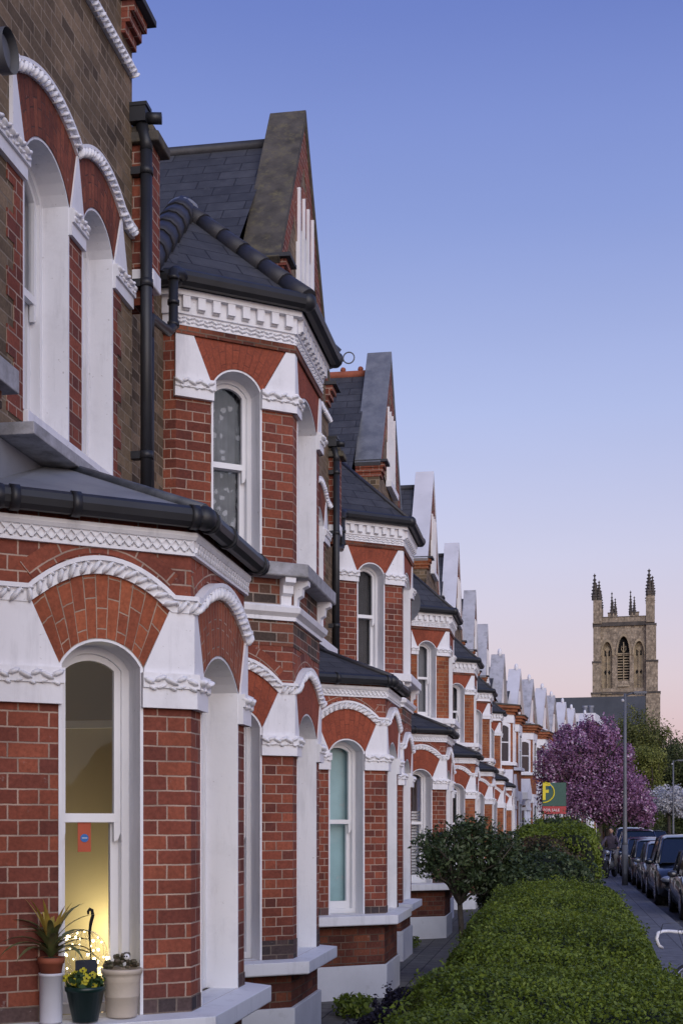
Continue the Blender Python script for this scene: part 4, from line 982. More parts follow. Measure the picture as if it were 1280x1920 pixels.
# ------------------------------------------------------------------ church
CH = thing('church', 'stone church with a tall pinnacled tower at the end of the street', 'church', (9.66, 204.4, 0), R(-3.5))
fr = lambda a, d, z: (a, -d, z); fr.u = Vector((1, 0, 0)); fr.n = Vector((0, -1, 0))
tw = MB(); hw_ = 4.25
L3 = [(-2.4, .75, 22.9, 27.9, 30.0), (.05, .9, 24.0, 28.0, 30.8), (2.35, .75, 22.9, 27.9, 30.0)]
def garch(c, hw, zb, sp, cr, n=6):      # pointed arch outline
    L = [(c + hw, zb), (c + hw, sp)]
    for i in range(1, n + 1): t = i / n; L.append((c + hw * (1 - t ** 1.6), sp + (cr - sp) * math.sin(t * math.pi / 2) ** .9))
    return L + [(2 * c - a, z) for a, z in L[-2::-1]]
def gwall(mb, a0, a1, z0, z1, ops):
    def rect(x0, x1, y0, y1): mb.add([fr(x0, 0, y0), fr(x1, 0, y0), fr(x1, 0, y1), fr(x0, 0, y1)], [(0, 1, 2, 3)])
    x = a0
    for c, hw, zb, sp, cr in ops:
        rect(x, c - hw, z0, z1); rect(c - hw, c + hw, z0, zb); A = garch(c, hw, zb, sp, cr)[1:-1]
        for (xa, za), (xb, zb_) in zip(A[:-1], A[1:]): mb.add([fr(xb, 0, zb_), fr(xa, 0, za), fr(xa, 0, z1), fr(xb, 0, z1)], [(0, 1, 2, 3)])
        x = c + hw
    rect(x, a1, z0, z1)
gwall(tw, -hw_, hw_, 0, 33, L3)
tw.add([(-hw_, 0, 0), (-hw_, 8.5, 0), (-hw_, 8.5, 33), (-hw_, 0, 33)], [(0, 1, 2, 3)]); tw.add([(hw_, 0, 0), (hw_, 8.5, 0), (hw_, 8.5, 33), (hw_, 0, 33)], [(0, 1, 2, 3)])
tw.add([(-hw_, 8.5, 0), (hw_, 8.5, 0), (hw_, 8.5, 33), (-hw_, 8.5, 33)], [(0, 1, 2, 3)]); tw.add([(-hw_, 0, 32.5), (hw_, 0, 32.5), (hw_, 8.5, 32.5), (-hw_, 8.5, 32.5)], [(0, 1, 2, 3)])
T = tw.build('tower', M['stone'], CH)
for i, (c, hw, zb, sp, cr) in enumerate(L3):
    lt, dk = MB(), MB()
    A = garch(c, hw, zb, sp, cr); n = len(A)
    lt.add([fr(a, -.9, z) for a, z in A] + [fr(a, .02, z) for a, z in A], [(j, j + 1, n + j + 1, n + j) for j in range(n - 1)])
    B = garch(c, hw + .26, sp, sp, cr + .4); B2 = garch(c, hw + .02, sp, sp, cr + .02); lt.ring(fr, B, B2, 0, .16)
    lt.add([fr(c - hw, .25, zb - .9), fr(c + hw, .25, zb - .9), fr(c + hw, -.9, zb + .2), fr(c - hw, -.9, zb + .2)], [(0, 1, 2, 3)])
    if i == 1:
        mu = MB(); mu.box(c - .07, c + .07, .4, .6, zb, cr - .8); mu.box(c - hw, c + hw, .4, .6, 28.1, 28.3)
        for s_ in (-1, 1): mu.tube([(c, .5, 28.3), (c + s_ * .35, .5, 28.9), (c + s_ * .3, .5, 29.4), (c, .5, 29.0)], .07, 5)
        z = zb + .1
        while z < 28: mu.box(c - hw, c + hw, .55, .8, z, z + .17); z += .42
        mu.build('louvres', M['stonelt'], T)
        dk.add([fr(a, -.88, z) for a, z in A], [tuple(range(n))])
    else:
        lt.add([fr(a, -.6, z) for a, z in A], [tuple(range(n))]); lt.box(c - .09, c + .09, .3, .6, zb, 28.3); lt.octa((c, .45, 28.9), (Vector((.42, 0, 0)), Vector((0, 0, .55)), Vector((0, .12, 0))))
        for s_ in (-1, 1): dk.octa((c + s_ * .3, .55, 25.4), (Vector((.2, 0, 0)), Vector((0, 0, .4)), Vector((0, .1, 0)))); dk.solid(fr, garch(c + s_ * .3, .1, 27.9, 28.5, 29.0), -.58, -.5)
    ao = lt.build('belfry_arch', M['stonelt'], T); dk.build('openings', M['black'], ao)

bt, cap_ = [MB() for _ in range(4)], [[] for _ in range(4)]
for s_ in (-1, 1):
    for zz0, zz1, e in ((0, 22.2, 1.35), (22.2, 27.0, 1.0), (27.0, 32.6, .75)):
        xc = s_ * (hw_ - .1)
        for yy in (0, 8.5):
            q_ = (0 if s_ < 0 else 1) + (0 if yy == 0 else 2)
            bt[q_].box(min(xc - s_ * .75, xc + s_ * e * (1.0 if s_ > 0 else .45)), max(xc - s_ * .75, xc + s_ * e * (1.0 if s_ > 0 else .45)), yy - e * .8, yy + e * .8, zz0, zz1)
            x0, x1 = sorted((xc - s_ * .82, xc + s_ * (e + .07) * (1.0 if s_ > 0 else .5))); cb_ = MB(); cb_.box(x0, x1, yy - e * .85, yy + e * .85, zz1 - .3, zz1); cap_[q_].append(cb_)
for q_ in range(4): bo = bt[q_].build('buttress', M['stone'], T); [cb_.build('offset', M['stonedk'], bo) for cb_ in cap_[q_]]
cm = MB(); cm.box(-hw_ - .35, hw_ + .35, -.3, 8.8, 32.4, 33.0); cm.build('string_moulding', M['stonedk'], T); cm = MB(); cm.box(-hw_ - .1, hw_ + .1, -.15, .3, 21.9, 22.3); cm.build('string_moulding', M['stonedk'], T)
pp = MB(); pk = MB()
for yy in (0, 8.5):
    pp.box(-hw_ - .1, hw_ + .1, yy - .2, yy + .2, 33.0, 33.75); pk.box(-hw_, hw_, yy - .26, yy + .26, 33.75, 33.85)
    for a, b in ((-2.3, -.95), (1.0, 2.35)): pp.box(a, b, yy - .21, yy + .21, 33.85, 34.35); pk.box(a - .05, b + .05, yy - .27, yy + .27, 34.35, 34.5)
for xx in (-hw_, hw_): pp.box(xx - .19, xx + .19, 0, 8.5, 33.0, 33.8); pp.box(xx - .18, xx + .18, 3, 5.5, 33.8, 34.4)
pp.build('parapet', M['stone'], T); pk.build('parapet_cap', M['stonedk'], T)
def pinn(x, y, z0, z1, w, name='pinnacle'):
    w *= 1.35; m = MB(); h = z1 - z0; m.lathe((x, y, z0), [(w, 0), (w, h * .12), (w * 1.25, h * .13), (w * .85, h * .2), (w * .2, h * .88), (w * .5, h * .91), (w * .5, h * .94), (w * .15, h * .96), (w * .1, h)], 6, smooth=False)
    for i in range(5):
        zz = z0 + h * (.24 + .13 * i); r = w * (.95 - i * .15)
        for k in range(4): a = k * math.pi / 2; m.octa((x + math.cos(a) * r, y + math.sin(a) * r, zz), (Vector((w * .35, 0, 0)), Vector((0, w * .35, 0)), Vector((0, 0, w * .35))))
    m.build(name, M['stonedk'], T)
for yy in (0, 8.5):
    tr = MB(); tr.box(-hw_ - .25, -hw_ + 1.0, yy - .5, yy + .6, 32.8, 36.4); tr.box(-hw_ - .15, -hw_ + .25, yy - .3, yy + .3, 36.4, 37.2); tr.build('corner_turret', M['stone'], T)
    tr = MB(); tr.box(hw_ - .85, hw_ + .45, yy - .5, yy + .6, 32.8, 36.8); tr.box(hw_ - .55, hw_ + .15, yy - .3, yy + .3, 36.8, 37.6); tr.build('corner_turret', M['stone'], T)
    for x, z0, z1, w in ((-hw_ - .05, 36.5, 40.6, .33), (-hw_ + .62, 36.3, 39.5, .28), (hw_ - .4, 37, 41, .36), (hw_ + .1, 36.8, 39.9, .3), (-1.7, 34, 37.7, .2), (-1.2, 34, 36.7, .2), (1.1, 34, 37.8, .2), (1.65, 34, 36.9, .2)): pinn(x, yy, z0, z1, w)
nv = MB(); nv.box(-10.6, 3.1, -13, -1.5, 0, 12); nv.build('nave_wall', M['stone'], CH)
nv = MB(); nv.add([(-10.9, -13.3, 11.8), (3.3, -13.3, 11.8), (3.3, -7.2, 20.9), (-10.9, -7.2, 20.9), (-10.9, -1.2, 11.8), (3.3, -1.2, 11.8)], [(0, 1, 2, 3), (3, 2, 5, 4), (0, 3, 4), (1, 5, 2)]); nv.build('nave_roof', M['churchroof'], CH)

# ------------------------------------------------------------------ hedges, shrubs, trees
LG = [(0, (.055, .08, .014)), (.45, (.125, .175, .022)), (.8, (.18, .24, .032)), (1, (.30, .33, .07))]
M['hedgeleaf'] = leafmat('hedge_leaf', LG, .5)
M['darkleaf'] = leafmat('dark_leaf', [(0, (.02, .034, .016)), (.6, (.055, .085, .035)), (1, (.12, .16, .07))], .4)
M['olive'] = leafmat('olive_leaf', [(0, (.05, .065, .018)), (.6, (.14, .155, .04)), (1, (.23, .24, .07))], .6)
M['lightolive'] = leafmat('light_olive_leaf', [(0, (.07, .09, .02)), (.6, (.19, .21, .045)), (1, (.32, .33, .10))], .6)
M['deepgreen'] = leafmat('deep_green_leaf', [(0, (.03, .042, .018)), (.6, (.075, .095, .032)), (1, (.13, .15, .05))], .6)
M['russet'] = leafmat('russet_leaf', [(0, (.03, .03, .016)), (.5, (.07, .055, .03)), (1, (.12, .07, .05))], .6)
M['purpleshrub'] = leafmat('purple_leaf', [(0, (.02, .018, .03)), (.6, (.04, .035, .055)), (1, (.09, .08, .11))], .6)
M['cherry'] = leafmat('cherry_blossom', [(0, (.08, .045, .05)), (.25, (.16, .07, .12)), (.58, (.36, .17, .32)), (.82, (.57, .36, .54)), (1, (.85, .74, .80))], .7, .35)
M['whiteblossom'] = leafmat('white_blossom', [(0, (.12, .14, .08)), (.25, (.42, .42, .44)), (1, (.88, .88, .9))], .7, .35)
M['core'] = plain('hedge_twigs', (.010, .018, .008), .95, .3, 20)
def hedge(name, label, x0, x1, y0, y1, z0, z1, n, size, mat, seed, wob=.05, p=5, cat='hedge', zf=None, core='core', skirt=.15, group=None):
    t = thing(name, label, cat, ((x0 + x1) / 2, (y0 + y1) / 2, 0), 0, group); g = np.random.default_rng(seed)
    h = np.array([(x1 - x0) / 2, (y1 - y0) / 2, (z1 - z0) / 2]); c = np.array([0, 0, (z0 + z1) / 2])
    ph = g.random((6, 3)) * 6.28; fq = g.uniform(1.5, 9, (6, 3))
    def shape(P):
        P = P / (np.abs(P) ** p).sum(1)[:, None] ** (1 / p); Q = P * h + c
        w = sum(np.sin(Q @ fq[i] + ph[i, 0]) / (1 + .4 * i) for i in range(6)) * wob / 1.6
        Nn = P * np.abs(P) ** (p - 2) / h; Nn /= np.linalg.norm(Nn, axis=1)[:, None]; Q = Q + Nn * w[:, None]
        if zf is not None: k = np.array([zf(a, b) for a, b in Q[:, :2]]); Q[:, 2] = z0 + (Q[:, 2] - z0) * k
        return Q, Nn
    ar = np.array([h[1] * h[2], h[1] * h[2], h[0] * h[2], h[0] * h[2], h[0] * h[1], 0]); ar = ar / ar.sum()
    f = g.choice(6, n, p=ar); P = g.uniform(-1, 1, (n, 3)); ax = f // 2; sg = np.where(f % 2 == 0, 1, -1)
    sg = np.where(ax == 2, 1, sg); P[np.arange(n), ax] = sg
    Q, Nn = shape(P); Q = Q - Nn * (g.random((n, 1)) ** 2 * .07) + Nn * .015
    kk = np.floor(P[:, 0] * h[0] * 14) * 131.7 + np.floor(P[:, 1] * h[1] * 14) * 71.3 + np.floor(P[:, 2] * h[2] * 14) * 37.1; rr = np.abs(np.sin(kk * 12.9898) * 43758.5453) % 1
    Q = Q + (Nn + np.array([0, 0, .4])) * ((rr[:, None] > .93) * g.random((n, 1)) * size * 2.4) - Nn * ((rr[:, None] < .10) * size * 2.2)
    w = (np.sin(Q[:, 0] * 7 + seed) + np.sin(Q[:, 1] * 5.3) + np.sin(Q[:, 2] * 9)) / 6 + .5
    leafmesh('foliage', Q, Nn, w, size, M[mat], t, .6, .25, g)
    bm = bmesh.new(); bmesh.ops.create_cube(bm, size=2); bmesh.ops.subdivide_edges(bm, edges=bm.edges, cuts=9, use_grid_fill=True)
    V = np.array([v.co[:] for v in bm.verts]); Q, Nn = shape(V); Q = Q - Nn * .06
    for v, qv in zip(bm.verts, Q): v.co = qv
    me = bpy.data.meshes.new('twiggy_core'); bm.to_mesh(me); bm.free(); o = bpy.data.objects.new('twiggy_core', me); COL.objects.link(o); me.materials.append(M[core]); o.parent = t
    return t
hedge('hedge', 'nearest clipped green hedge filling the bottom right corner', -.55, .56, 2.3, 5.82, .0, 1.28, 240000, .016, 'hedgeleaf', 1, .028, 7)
hedge('hedge', 'second clipped green hedge, higher and rounder, behind the nearest hedge', -.60, .53, 5.84, 13.4, .0, 1.30, 240000, .020, 'hedgeleaf', 2, .035, 5)
hedge('hedge', 'tall squared green hedge beyond the dark shrub tree', -.62, .55, 19.5, 26, .0, 1.78, 70000, .045, 'hedgeleaf', 3, .05, 10)
hedge('shrub', 'russet brown shrub in front of the tall squared hedge', -.75, .30, 17.3, 18.9, .0, 1.58, 16000, .05, 'russet', 4, .12, 2.6, 'shrub')
hedge('shrub', 'low loose green bush between the near hedge and the russet shrub', -.88, .42, 14.3, 16.6, .0, 1.50, 26000, .045, 'darkleaf', 5, .1, 2.5, 'shrub')
hedge('shrub', 'small dark purple shrub beside the near hedge in the garden', -1.42, -.72, 8.9, 9.9, .0, .62, 9000, .034, 'purpleshrub', 6, .08, 2.4, 'shrub', core='black')
hedge('shrub', 'leafy green bush under the for sale board', -.7, .55, 28.5, 33, .0, 1.9, 24000, .07, 'darkleaf', 7, .12, 3, 'shrub')
def branches(name, root, tips, r0, mat, parent, seed=0):
    g = random.Random(seed); mb = MB(); root = Vector(root)
    for tp in tips:
        tp = Vector(tp); m1 = root.lerp(tp, .35) + Vector((0, 0, (tp - root).length * .12)); m2 = root.lerp(tp, .7) + Vector([g.uniform(-.1, .1) * (tp - root).length for _ in range(3)])
        mb.tube([root, m1, m2, tp], [r0, r0 * .7, r0 * .4, r0 * .12], 6)
        for j in range(3):
            s = m1.lerp(m2, g.random()); e = s + Vector([g.uniform(-1, 1), g.uniform(-1, 1), g.uniform(0, 1)]) * (tp - root).length * .35; mb.tube([s, s.lerp(e, .5) + Vector((0, 0, .05)), e], [r0 * .35, r0 * .22, r0 * .06], 5)
    return mb.build(name, M[mat], parent)
def tree(name, label, cat, loc, blobs, n, size, mat, tr_r, tr_h, seed, surf=.5, clump=30, group=None, aspect=.6):
    t = thing(name, label, cat, loc, 0, group); mb = MB(); mb.tube([(0, 0, -.15), (.03, 0, tr_h * .5), (0, .02, tr_h)], [tr_r * 1.3, tr_r, tr_r * .85], 10); mb.build('trunk', M['bark'], t)
    g = random.Random(seed); tips = []
    for c, r in blobs:
        for _ in range(5): tips.append((c[0] + g.uniform(-.7, .7) * r[0], c[1] + g.uniform(-.7, .7) * r[1], c[2] + g.uniform(-.2, .9) * r[2]))
    branches('limbs', (0, 0, tr_h * .95), tips, tr_r * .6, 'bark', t, seed)
    leafcloud('crown', blobs, n, size, M[mat], t, aspect, surf, clump, seed=seed); return t
# small evergreen on a bare stem in front of the third house
X = lambda px, Z: ((px - 640) * Z / 2450 * math.cos(math.atan(408 / 2450)) - Z * math.sin(math.atan(408 / 2450)))
tree('standard_shrub', 'round dark evergreen bush on a bare stem in front of the bays', 'shrub', (-1.12, 14.9, 0), [((.0, 0, 1.52), (.42, .45, .36)), ((.42, .1, 1.40), (.36, .4, .36)), ((-.27, 0, 1.62), (.26, .3, .24)), ((.15, 0, 1.78), (.28, .3, .2)), ((.5, .1, 1.62), (.2, .3, .2)), ((-.3, 0, 1.35), (.18, .2, .16)), ((.2, 0, 1.2), (.3, .3, .2))], 8500, .06, 'darkleaf', .035, 1.0, 12, .45, 9, aspect=.38)
tree('cherry_tree', 'tree covered in purple pink blossom over the pavement', 'tree', (1.75, 59, 0),
     [((-.9, 0, 4.9), (1.3, 1.5, 1.3)), ((-2.1, -.2, 4.5), (.75, 1.0, 1.0)), ((-1.9, .1, 3.3), (.9, 1, 1.1)), ((.5, 0, 3.4), (1.3, 1.4, 1.4)), ((1.35, -.2, 3.1), (.95, 1.1, 1.1)), ((1.9, 0, 2.5), (.6, .8, .8)), ((-.6, 0, 3.2), (1.5, 1.6, 1.2)), ((.25, 0, 5.7), (.65, .7, 1.0)), ((-.5, 0, 6.0), (.5, .6, .7)), ((-1.5, 0, 5.7), (.5, .6, .7)), ((.9, .1, 4.7), (.7, .8, .8))], 46000, .10, 'cherry', .14, 2.0, 21, .4, 18, aspect=.8)
tree('blossom_tree', 'small white blossom tree at the right edge behind the parked cars', 'tree', (7.0, 87, 0), [((0, 0, 3.7), (1.25, 1.2, .75)), ((.7, 0, 3.1), (1.2, 1, .7)), ((-.3, 0, 3.2), (.9, 1, .6))], 7000, .13, 'whiteblossom', .11, 2.6, 31, .4, 16, aspect=.8)
tree('broadleaf_tree', 'large olive green tree right of the church tower', 'tree', (7.6, 128, 0), [((0, 0, 9.3), (2.9, 2.6, 3.5)), ((1.6, 0, 7.4), (3.0, 2.6, 3.8)), ((-1, 0, 6.2), (2.6, 2.4, 3.2))], 34000, .22, 'olive', .3, 4, 41, .6, 40)
tree('broadleaf_tree', 'pale yellow green tree between the blossom and the olive green tree', 'tree', (6.9, 104, 0), [((-.2, 0, 6.6), (1.5, 1.4, 1.6)), ((-.5, 0, 5.0), (1.7, 1.4, 1.5)), ((-1.6, 0, 6.4), (.9, .9, 1.3))], 13000, .17, 'lightolive', .18, 3, 42, .5, 24)
tree('broadleaf_tree', 'dark green tree at the right edge behind the white blossom', 'tree', (11.6, 124, 0), [((-1, 0, 6.6), (2.3, 2.4, 3.2)), ((1.4, 0, 6.0), (2.6, 2.4, 3.6)), ((-2.4, 0, 4), (1.8, 2, 2.6)), ((.4, 0, 2.6), (3, 2, 2.2))], 30000, .22, 'deepgreen', .25, 3, 43, .6, 40)
tree('broadleaf_tree', 'dark green tree low behind the purple blossom tree', 'tree', (4.2, 118, 0), [((0, 0, 4.2), (3.0, 2.4, 3.0)), ((2.6, 0, 3.2), (2.4, 2.4, 2.4)), ((-2.6, 0, 3), (2.4, 2, 2.4))], 22000, .24, 'deepgreen', .2, 2, 44, .6, 40)
# half-leafed tree whose bare twigs stand against the sky at the right edge
t = thing('bare_tree', 'leafless twiggy tree against the pink sky at the right edge', 'tree', (14.2, 134, 0))
mb = MB(); mb.tube([(0, 0, -.1), (.1, 0, 3), (0, 0, 6)], [.25, .2, .16], 8); mb.build('trunk', M['bark'], t)
g = random.Random(5); branches('twigs', (0, 0, 5), [(g.uniform(-4, 3), g.uniform(-2, 2), g.uniform(7.5, 12)) for _ in range(34)], .09, 'bark', t, 5)
hedge('distant_trees', None, -30, 60, 150, 170, 0, 8, 30000, .5, 'deepgreen', 51, .8, 6, None)
o = bpy.data.objects['distant_trees']; o['kind'] = 'stuff'; o['label'] = 'far dark green treeline closing the end of the street'; o['category'] = 'treeline'

# ------------------------------------------------------------------ garden walls along the pavement beyond the hedges
for i, (y0, y1, h, lab) in enumerate(((36.2, 43.5, .75, 'low brick garden wall with a pale coping beside the pavement'), (45, 52.5, .8, 'brick garden wall behind the motorbike'), (54, 60, .85, 'brick garden wall under the purple blossom tree'))):
    t = thing('garden_wall', lab, 'garden wall', (.42, y0, 0)); mb = MB(); mb.box(-.11, .11, 0, y1 - y0, -.1, h); mb.build('wall', M['redlow'], t)
    mb = MB(); mb.box(-.15, .15, -.03, y1 - y0 + .03, h, h + .07); mb.build('coping', M['stonegrey'], t, .01)
    mb = MB(); mb.box(-.2, .2, -.2, .2, -.1, h + .35); mb.box(-.24, .24, -.24, .24, h + .35, h + .45); mb.build('gate_pier', M['whitedirty'], t)
hedge('hedge', 'dark hedge rising behind the low garden wall', -.5, .25, 36.5, 43, 0, 1.75, 16000, .1, 'darkleaf', 8, .08, 5)
hedge('hedge', 'dark brown hedge behind the motorbike rider', -.6, .25, 45.5, 52, 0, 1.7, 14000, .1, 'russet', 9, .08, 5)
hedge('hedge', 'dark overgrown hedge under the purple blossom tree', -.3, .9, 61, 72, 0, 2.0, 14000, .12, 'darkleaf', 10, .15, 4)

# ------------------------------------------------------------------ for sale board
t = thing('sale_board', 'yellow and green estate agent board with a red strip above the bushes', 'sign', (-.14, 35, 0), R(4))
mb = MB(); mb.box(-.03, .03, .02, .07, -.1, 3.0); mb.build('post', M['white'], t)
mb = MB(); mb.box(-.30, .32, -.02, 0.01, 2.36, 2.98); pb = mb.build('board', M['signgreen'], t)
mb = MB(); mb.box(-.30, .32, -.025, 0.01, 2.15, 2.352); rb = mb.build('strip', M['signred'], t)
mb = MB()
for a0, a1, z0, z1 in ((-.295, -.22, 2.52, 2.975), (-.22, -.10, 2.89, 2.975), (-.22, -.14, 2.71, 2.79)): mb.box(a0, a1, -.034, -.021, z0, z1)
A = [(-.295 + .02, 2.43)]
pts = [(-.295 + .30 * math.sin(b) * 1.0, -.028, 2.72 - .27 * math.cos(b)) for b in [math.pi * j / 20 for j in range(1, 20)]]
mb.tube([(-.295, -.028, 2.45)] + pts, .018, 6); mb.build('letter', M['yellow'], pb)
mb = MB(); mb.octa((-.09, -.028, 2.88), (Vector((.07, 0, 0)), Vector((0, 0, .09)), Vector((0, .01, 0)))); mb.build('emblem', M['signblue'], pb)
text('FOR SALE', .10, (-.28, -.03, 2.22), (R(90), 0, 0), M['white'], rb)
mb = MB(); mb.box(-.30, .32, .055, .075, 2.15, 2.98); mb.build('rear_board', M['signgreen'], t)
t.rotation_euler[2] = R(6)

# ------------------------------------------------------------------ street lamps
def lamp_post(label, x, y, h, arm=.5):
    t = thing('street_lamp', label, 'street lamp', (x, y, 0), 0, 'street lamps along the road')
    mb = MB(); mb.tube([(0, 0, 0), (0, 0, 1.25)], .095, 14); mb.tube([(0, 0, 1.25), (0, 0, 1.35), (0, 0, 3.2), (0, 0, h)], [.095, .065, .055, .042], 14); mb.tube([(0, 0, h - .08), (arm * .4, 0, h), (arm * .55, 0, h)], .025, 8); mb.build('post', M['metalgrey'], t)
    mb = MB(); mb.box(arm * .5, arm + .15, -.11, .11, h - .03, h + .05); lan = mb.build('lantern', M['metalgrey'], t, .02)
    mb = MB(); mb.box(arm * .6, arm + .1, -.08, .08, h - .04, h - .031); mb.build('lens', M['whiteblind'], lan)
    mb = MB(); mb.ball((-.07, -.02, h - .22), .055, 8, 6); mb.build('sensor', M['whiteblind'], t)
    mb = MB(); mb.box(-.04, .04, -.1, -.09, .35, .95); mb.build('access_door', M['metalgrey'], t); return t
lamp_post('tall grey street lamp on the pavement edge in front of the blossom', 2.0, 41.2, 5.92)
lamp_post('distant thin street lamp above the white blossom tree', 7.2, 86, 6.0)

# ------------------------------------------------------------------ cars
def car_paint(name, col, met=.3): 
    m, t, p = new_mat(name); p.inputs['Base Color'].default_value = (*col, 1); p.inputs['Metallic'].default_value = met; p.inputs['Roughness'].default_value = .28
    p.inputs['Coat Weight'].default_value = .8; p.inputs['Coat Roughness'].default_value = .05
    f = mr(t, noise(t, 2, 4), .3, .7); t.links.new(mix(t, f, tuple(c * .85 for c in col), col), p.inputs['Base Color']); return m
M['headlight'] = plain('headlight_lens', (.42, .44, .48), .12, .1, 20, metal=.4)
def car(label, x, y, col, Lc=4.3, wd=1.78, ht=1.46, rz=0, group='cars parked along the kerb', suv=False):
    t = thing('parked_car', label, 'car', (x, y, -.11), rz, group); paint = car_paint('car_paint', col)
    hb = .98 if suv else .86; hh = hb - .1; w = wd / 2
    # stations: s, z_bottom, z_shoulder, half width, crown height
    ST = [(0, .34, .58, w * .80, .60), (.10, .24, .66, w * .92, .70), (.35, .20, hh - .04, w * .975, hh + .02), (.9, .19, hh + .02, w, hh + .09), (1.25, .19, hb, w, hb + .06), (2.2, .19, hb + .03, w, hb + .05), (3.3, .19, hb + .06, w, hb + .07), (Lc - .35, .22, hb + .08, w * .97, hb + .10), (Lc - .08, .30, hb, w * .9, hb + .02), (Lc, .42, hb - .15, w * .82, hb - .13)]
    vs = []; m = 9
    for s, zb, zs, hw, zc in ST:
        sec = [(hw * .82, zb), (hw * .97, zb + .08), (hw, zb + (zs - zb) * .5), (hw * .975, zs - .06), (hw * .90, zs)]
        prof = sec + [(0, zc)] + [(-a, z) for a, z in sec[::-1]]; m = len(prof)
        vs += [(a, s, z) for a, z in prof]
    mb = MB(); n = len(ST); mb.add(vs, [(i * m + k, i * m + (k + 1) % m, (i + 1) * m + (k + 1) % m, (i + 1) * m + k) for i in range(n - 1) for k in range(m)] + [tuple(range(m)), tuple((n - 1) * m + k for k in range(m))[::-1]], smooth=True)
    body = mb.build('body', paint, t)
    ra, rb_ = 1.95, 3.3 if not suv else 3.75
    g = MB(); gs = [(1.18, hb + .03, w * .86, hb + .04), (ra, hb + .03, w * .87, ht - .05), (2.6, hb + .03, w * .88, ht), (rb_, hb + .05, w * .87, ht - .04), (Lc - .35, hb + .06, w * .80, hb + .1)]
    gv = []
    for s, z0, hw, z1 in gs:
        hw1 = hw - (z1 - z0) * .28; gv += [(hw, s, z0), (hw1 + .02, s, z1 - .04), (hw1 - .08, s, z1), (-hw1 + .08, s, z1), (-hw1 - .02, s, z1 - .04), (-hw, s, z0)]
    g.add(gv, [(i * 6 + k, i * 6 + k + 1, (i + 1) * 6 + k + 1, (i + 1) * 6 + k) for i in range(4) for k in range(5)]); g.build('windows', M['carglass'], t)
    rf = MB(); hw1 = w * .87 - (ht - hb) * .28
    rv = []
    for s, z in ((ra - .05, ht - .055), (ra + .25, ht + .002), (2.6, ht + .015), (rb_, ht - .02), (rb_ + .1, ht - .06)):
        for a, dz in ((hw1 + .03, -.05), (hw1 - .07, .005), (0, .02), (-hw1 + .07, .005), (-hw1 - .03, -.05)): rv.append((a, s, z + dz))
    rf.add(rv, [(i * 5 + k, i * 5 + k + 1, (i + 1) * 5 + k + 1, (i + 1) * 5 + k) for i in range(4) for k in range(4)], smooth=True)
    for s_ in (-1, 1):                          # pillars
        rf.tube([(s_ * w * .865, 1.2, hb + .04), (s_ * (hw1 + .025), ra, ht - .07)], .03, 6); rf.tube([(s_ * w * .885, 2.5, hb + .03), (s_ * (hw1 + .03), 2.6, ht - .05)], .028, 6); rf.tube([(s_ * w * .82, Lc - .4, hb + .08), (s_ * (hw1 + .025), rb_, ht - .06)], .045, 6)
    rf.build('roof', paint, t)
    for s_ in (-1, 1):
        for yy in (.78, Lc - .85):
            rr = .33 if not suv else .36; mb = MB(); mb.tube([(s_ * (w - .22), yy, rr), (s_ * (w - .05), yy, rr), (s_ * (w - .005), yy, rr)], [rr, rr, rr * .93], 20); wh = mb.build('wheel', M['rubber'], t)
            mb = MB(); mb.tube([(s_ * (w - .05), yy, rr), (s_ * (w + .004), yy, rr)], [rr * .66, rr * .6], 14); mb.build('rim', M['chrome'], wh)
        mb = MB(); c = (s_ * w * .70, .09, .655); mb.ball(c, .16, 10, 6, (1.15, .75, .55)); mb.build('headlight', M['headlight'], t)
        mb = MB(); mb.ball((s_ * (w + .09), 1.38, hb + .07), .1, 8, 6, (1.1, .6, .75)); mb.tube([(s_ * w * .9, 1.42, hb + .03), (s_ * (w + .06), 1.4, hb + .05)], .025, 6); mb.build('wing_mirror', paint, t)
    mb = MB(); mb.box(-w * .5, w * .5, -.004, .05, .50, .60); mb.box(-w * .62, w * .62, .01, .06, .28, .42)
    for i in range(3): mb.box(-w * .48, w * .48, -.012, .01, .515 + i * .028, .522 + i * .028)
    mb.build('grille', M['black'], t)
    mb = MB(); mb.box(-.26, .26, -.02, .01, .40, .49); mb.build('number_plate', M['whitedirty'], t)
    mb = MB(); mb.box(-w * .8, w * .8, 1.0, 1.12, hb + .045, hb + .055); mb.build('wiper_cowl', M['black'], t)
    mb = MB(); mb.box(-w + .12, w - .12, .5, Lc - .5, .12, .35); mb.build('underbody', M['black'], t)
    return t
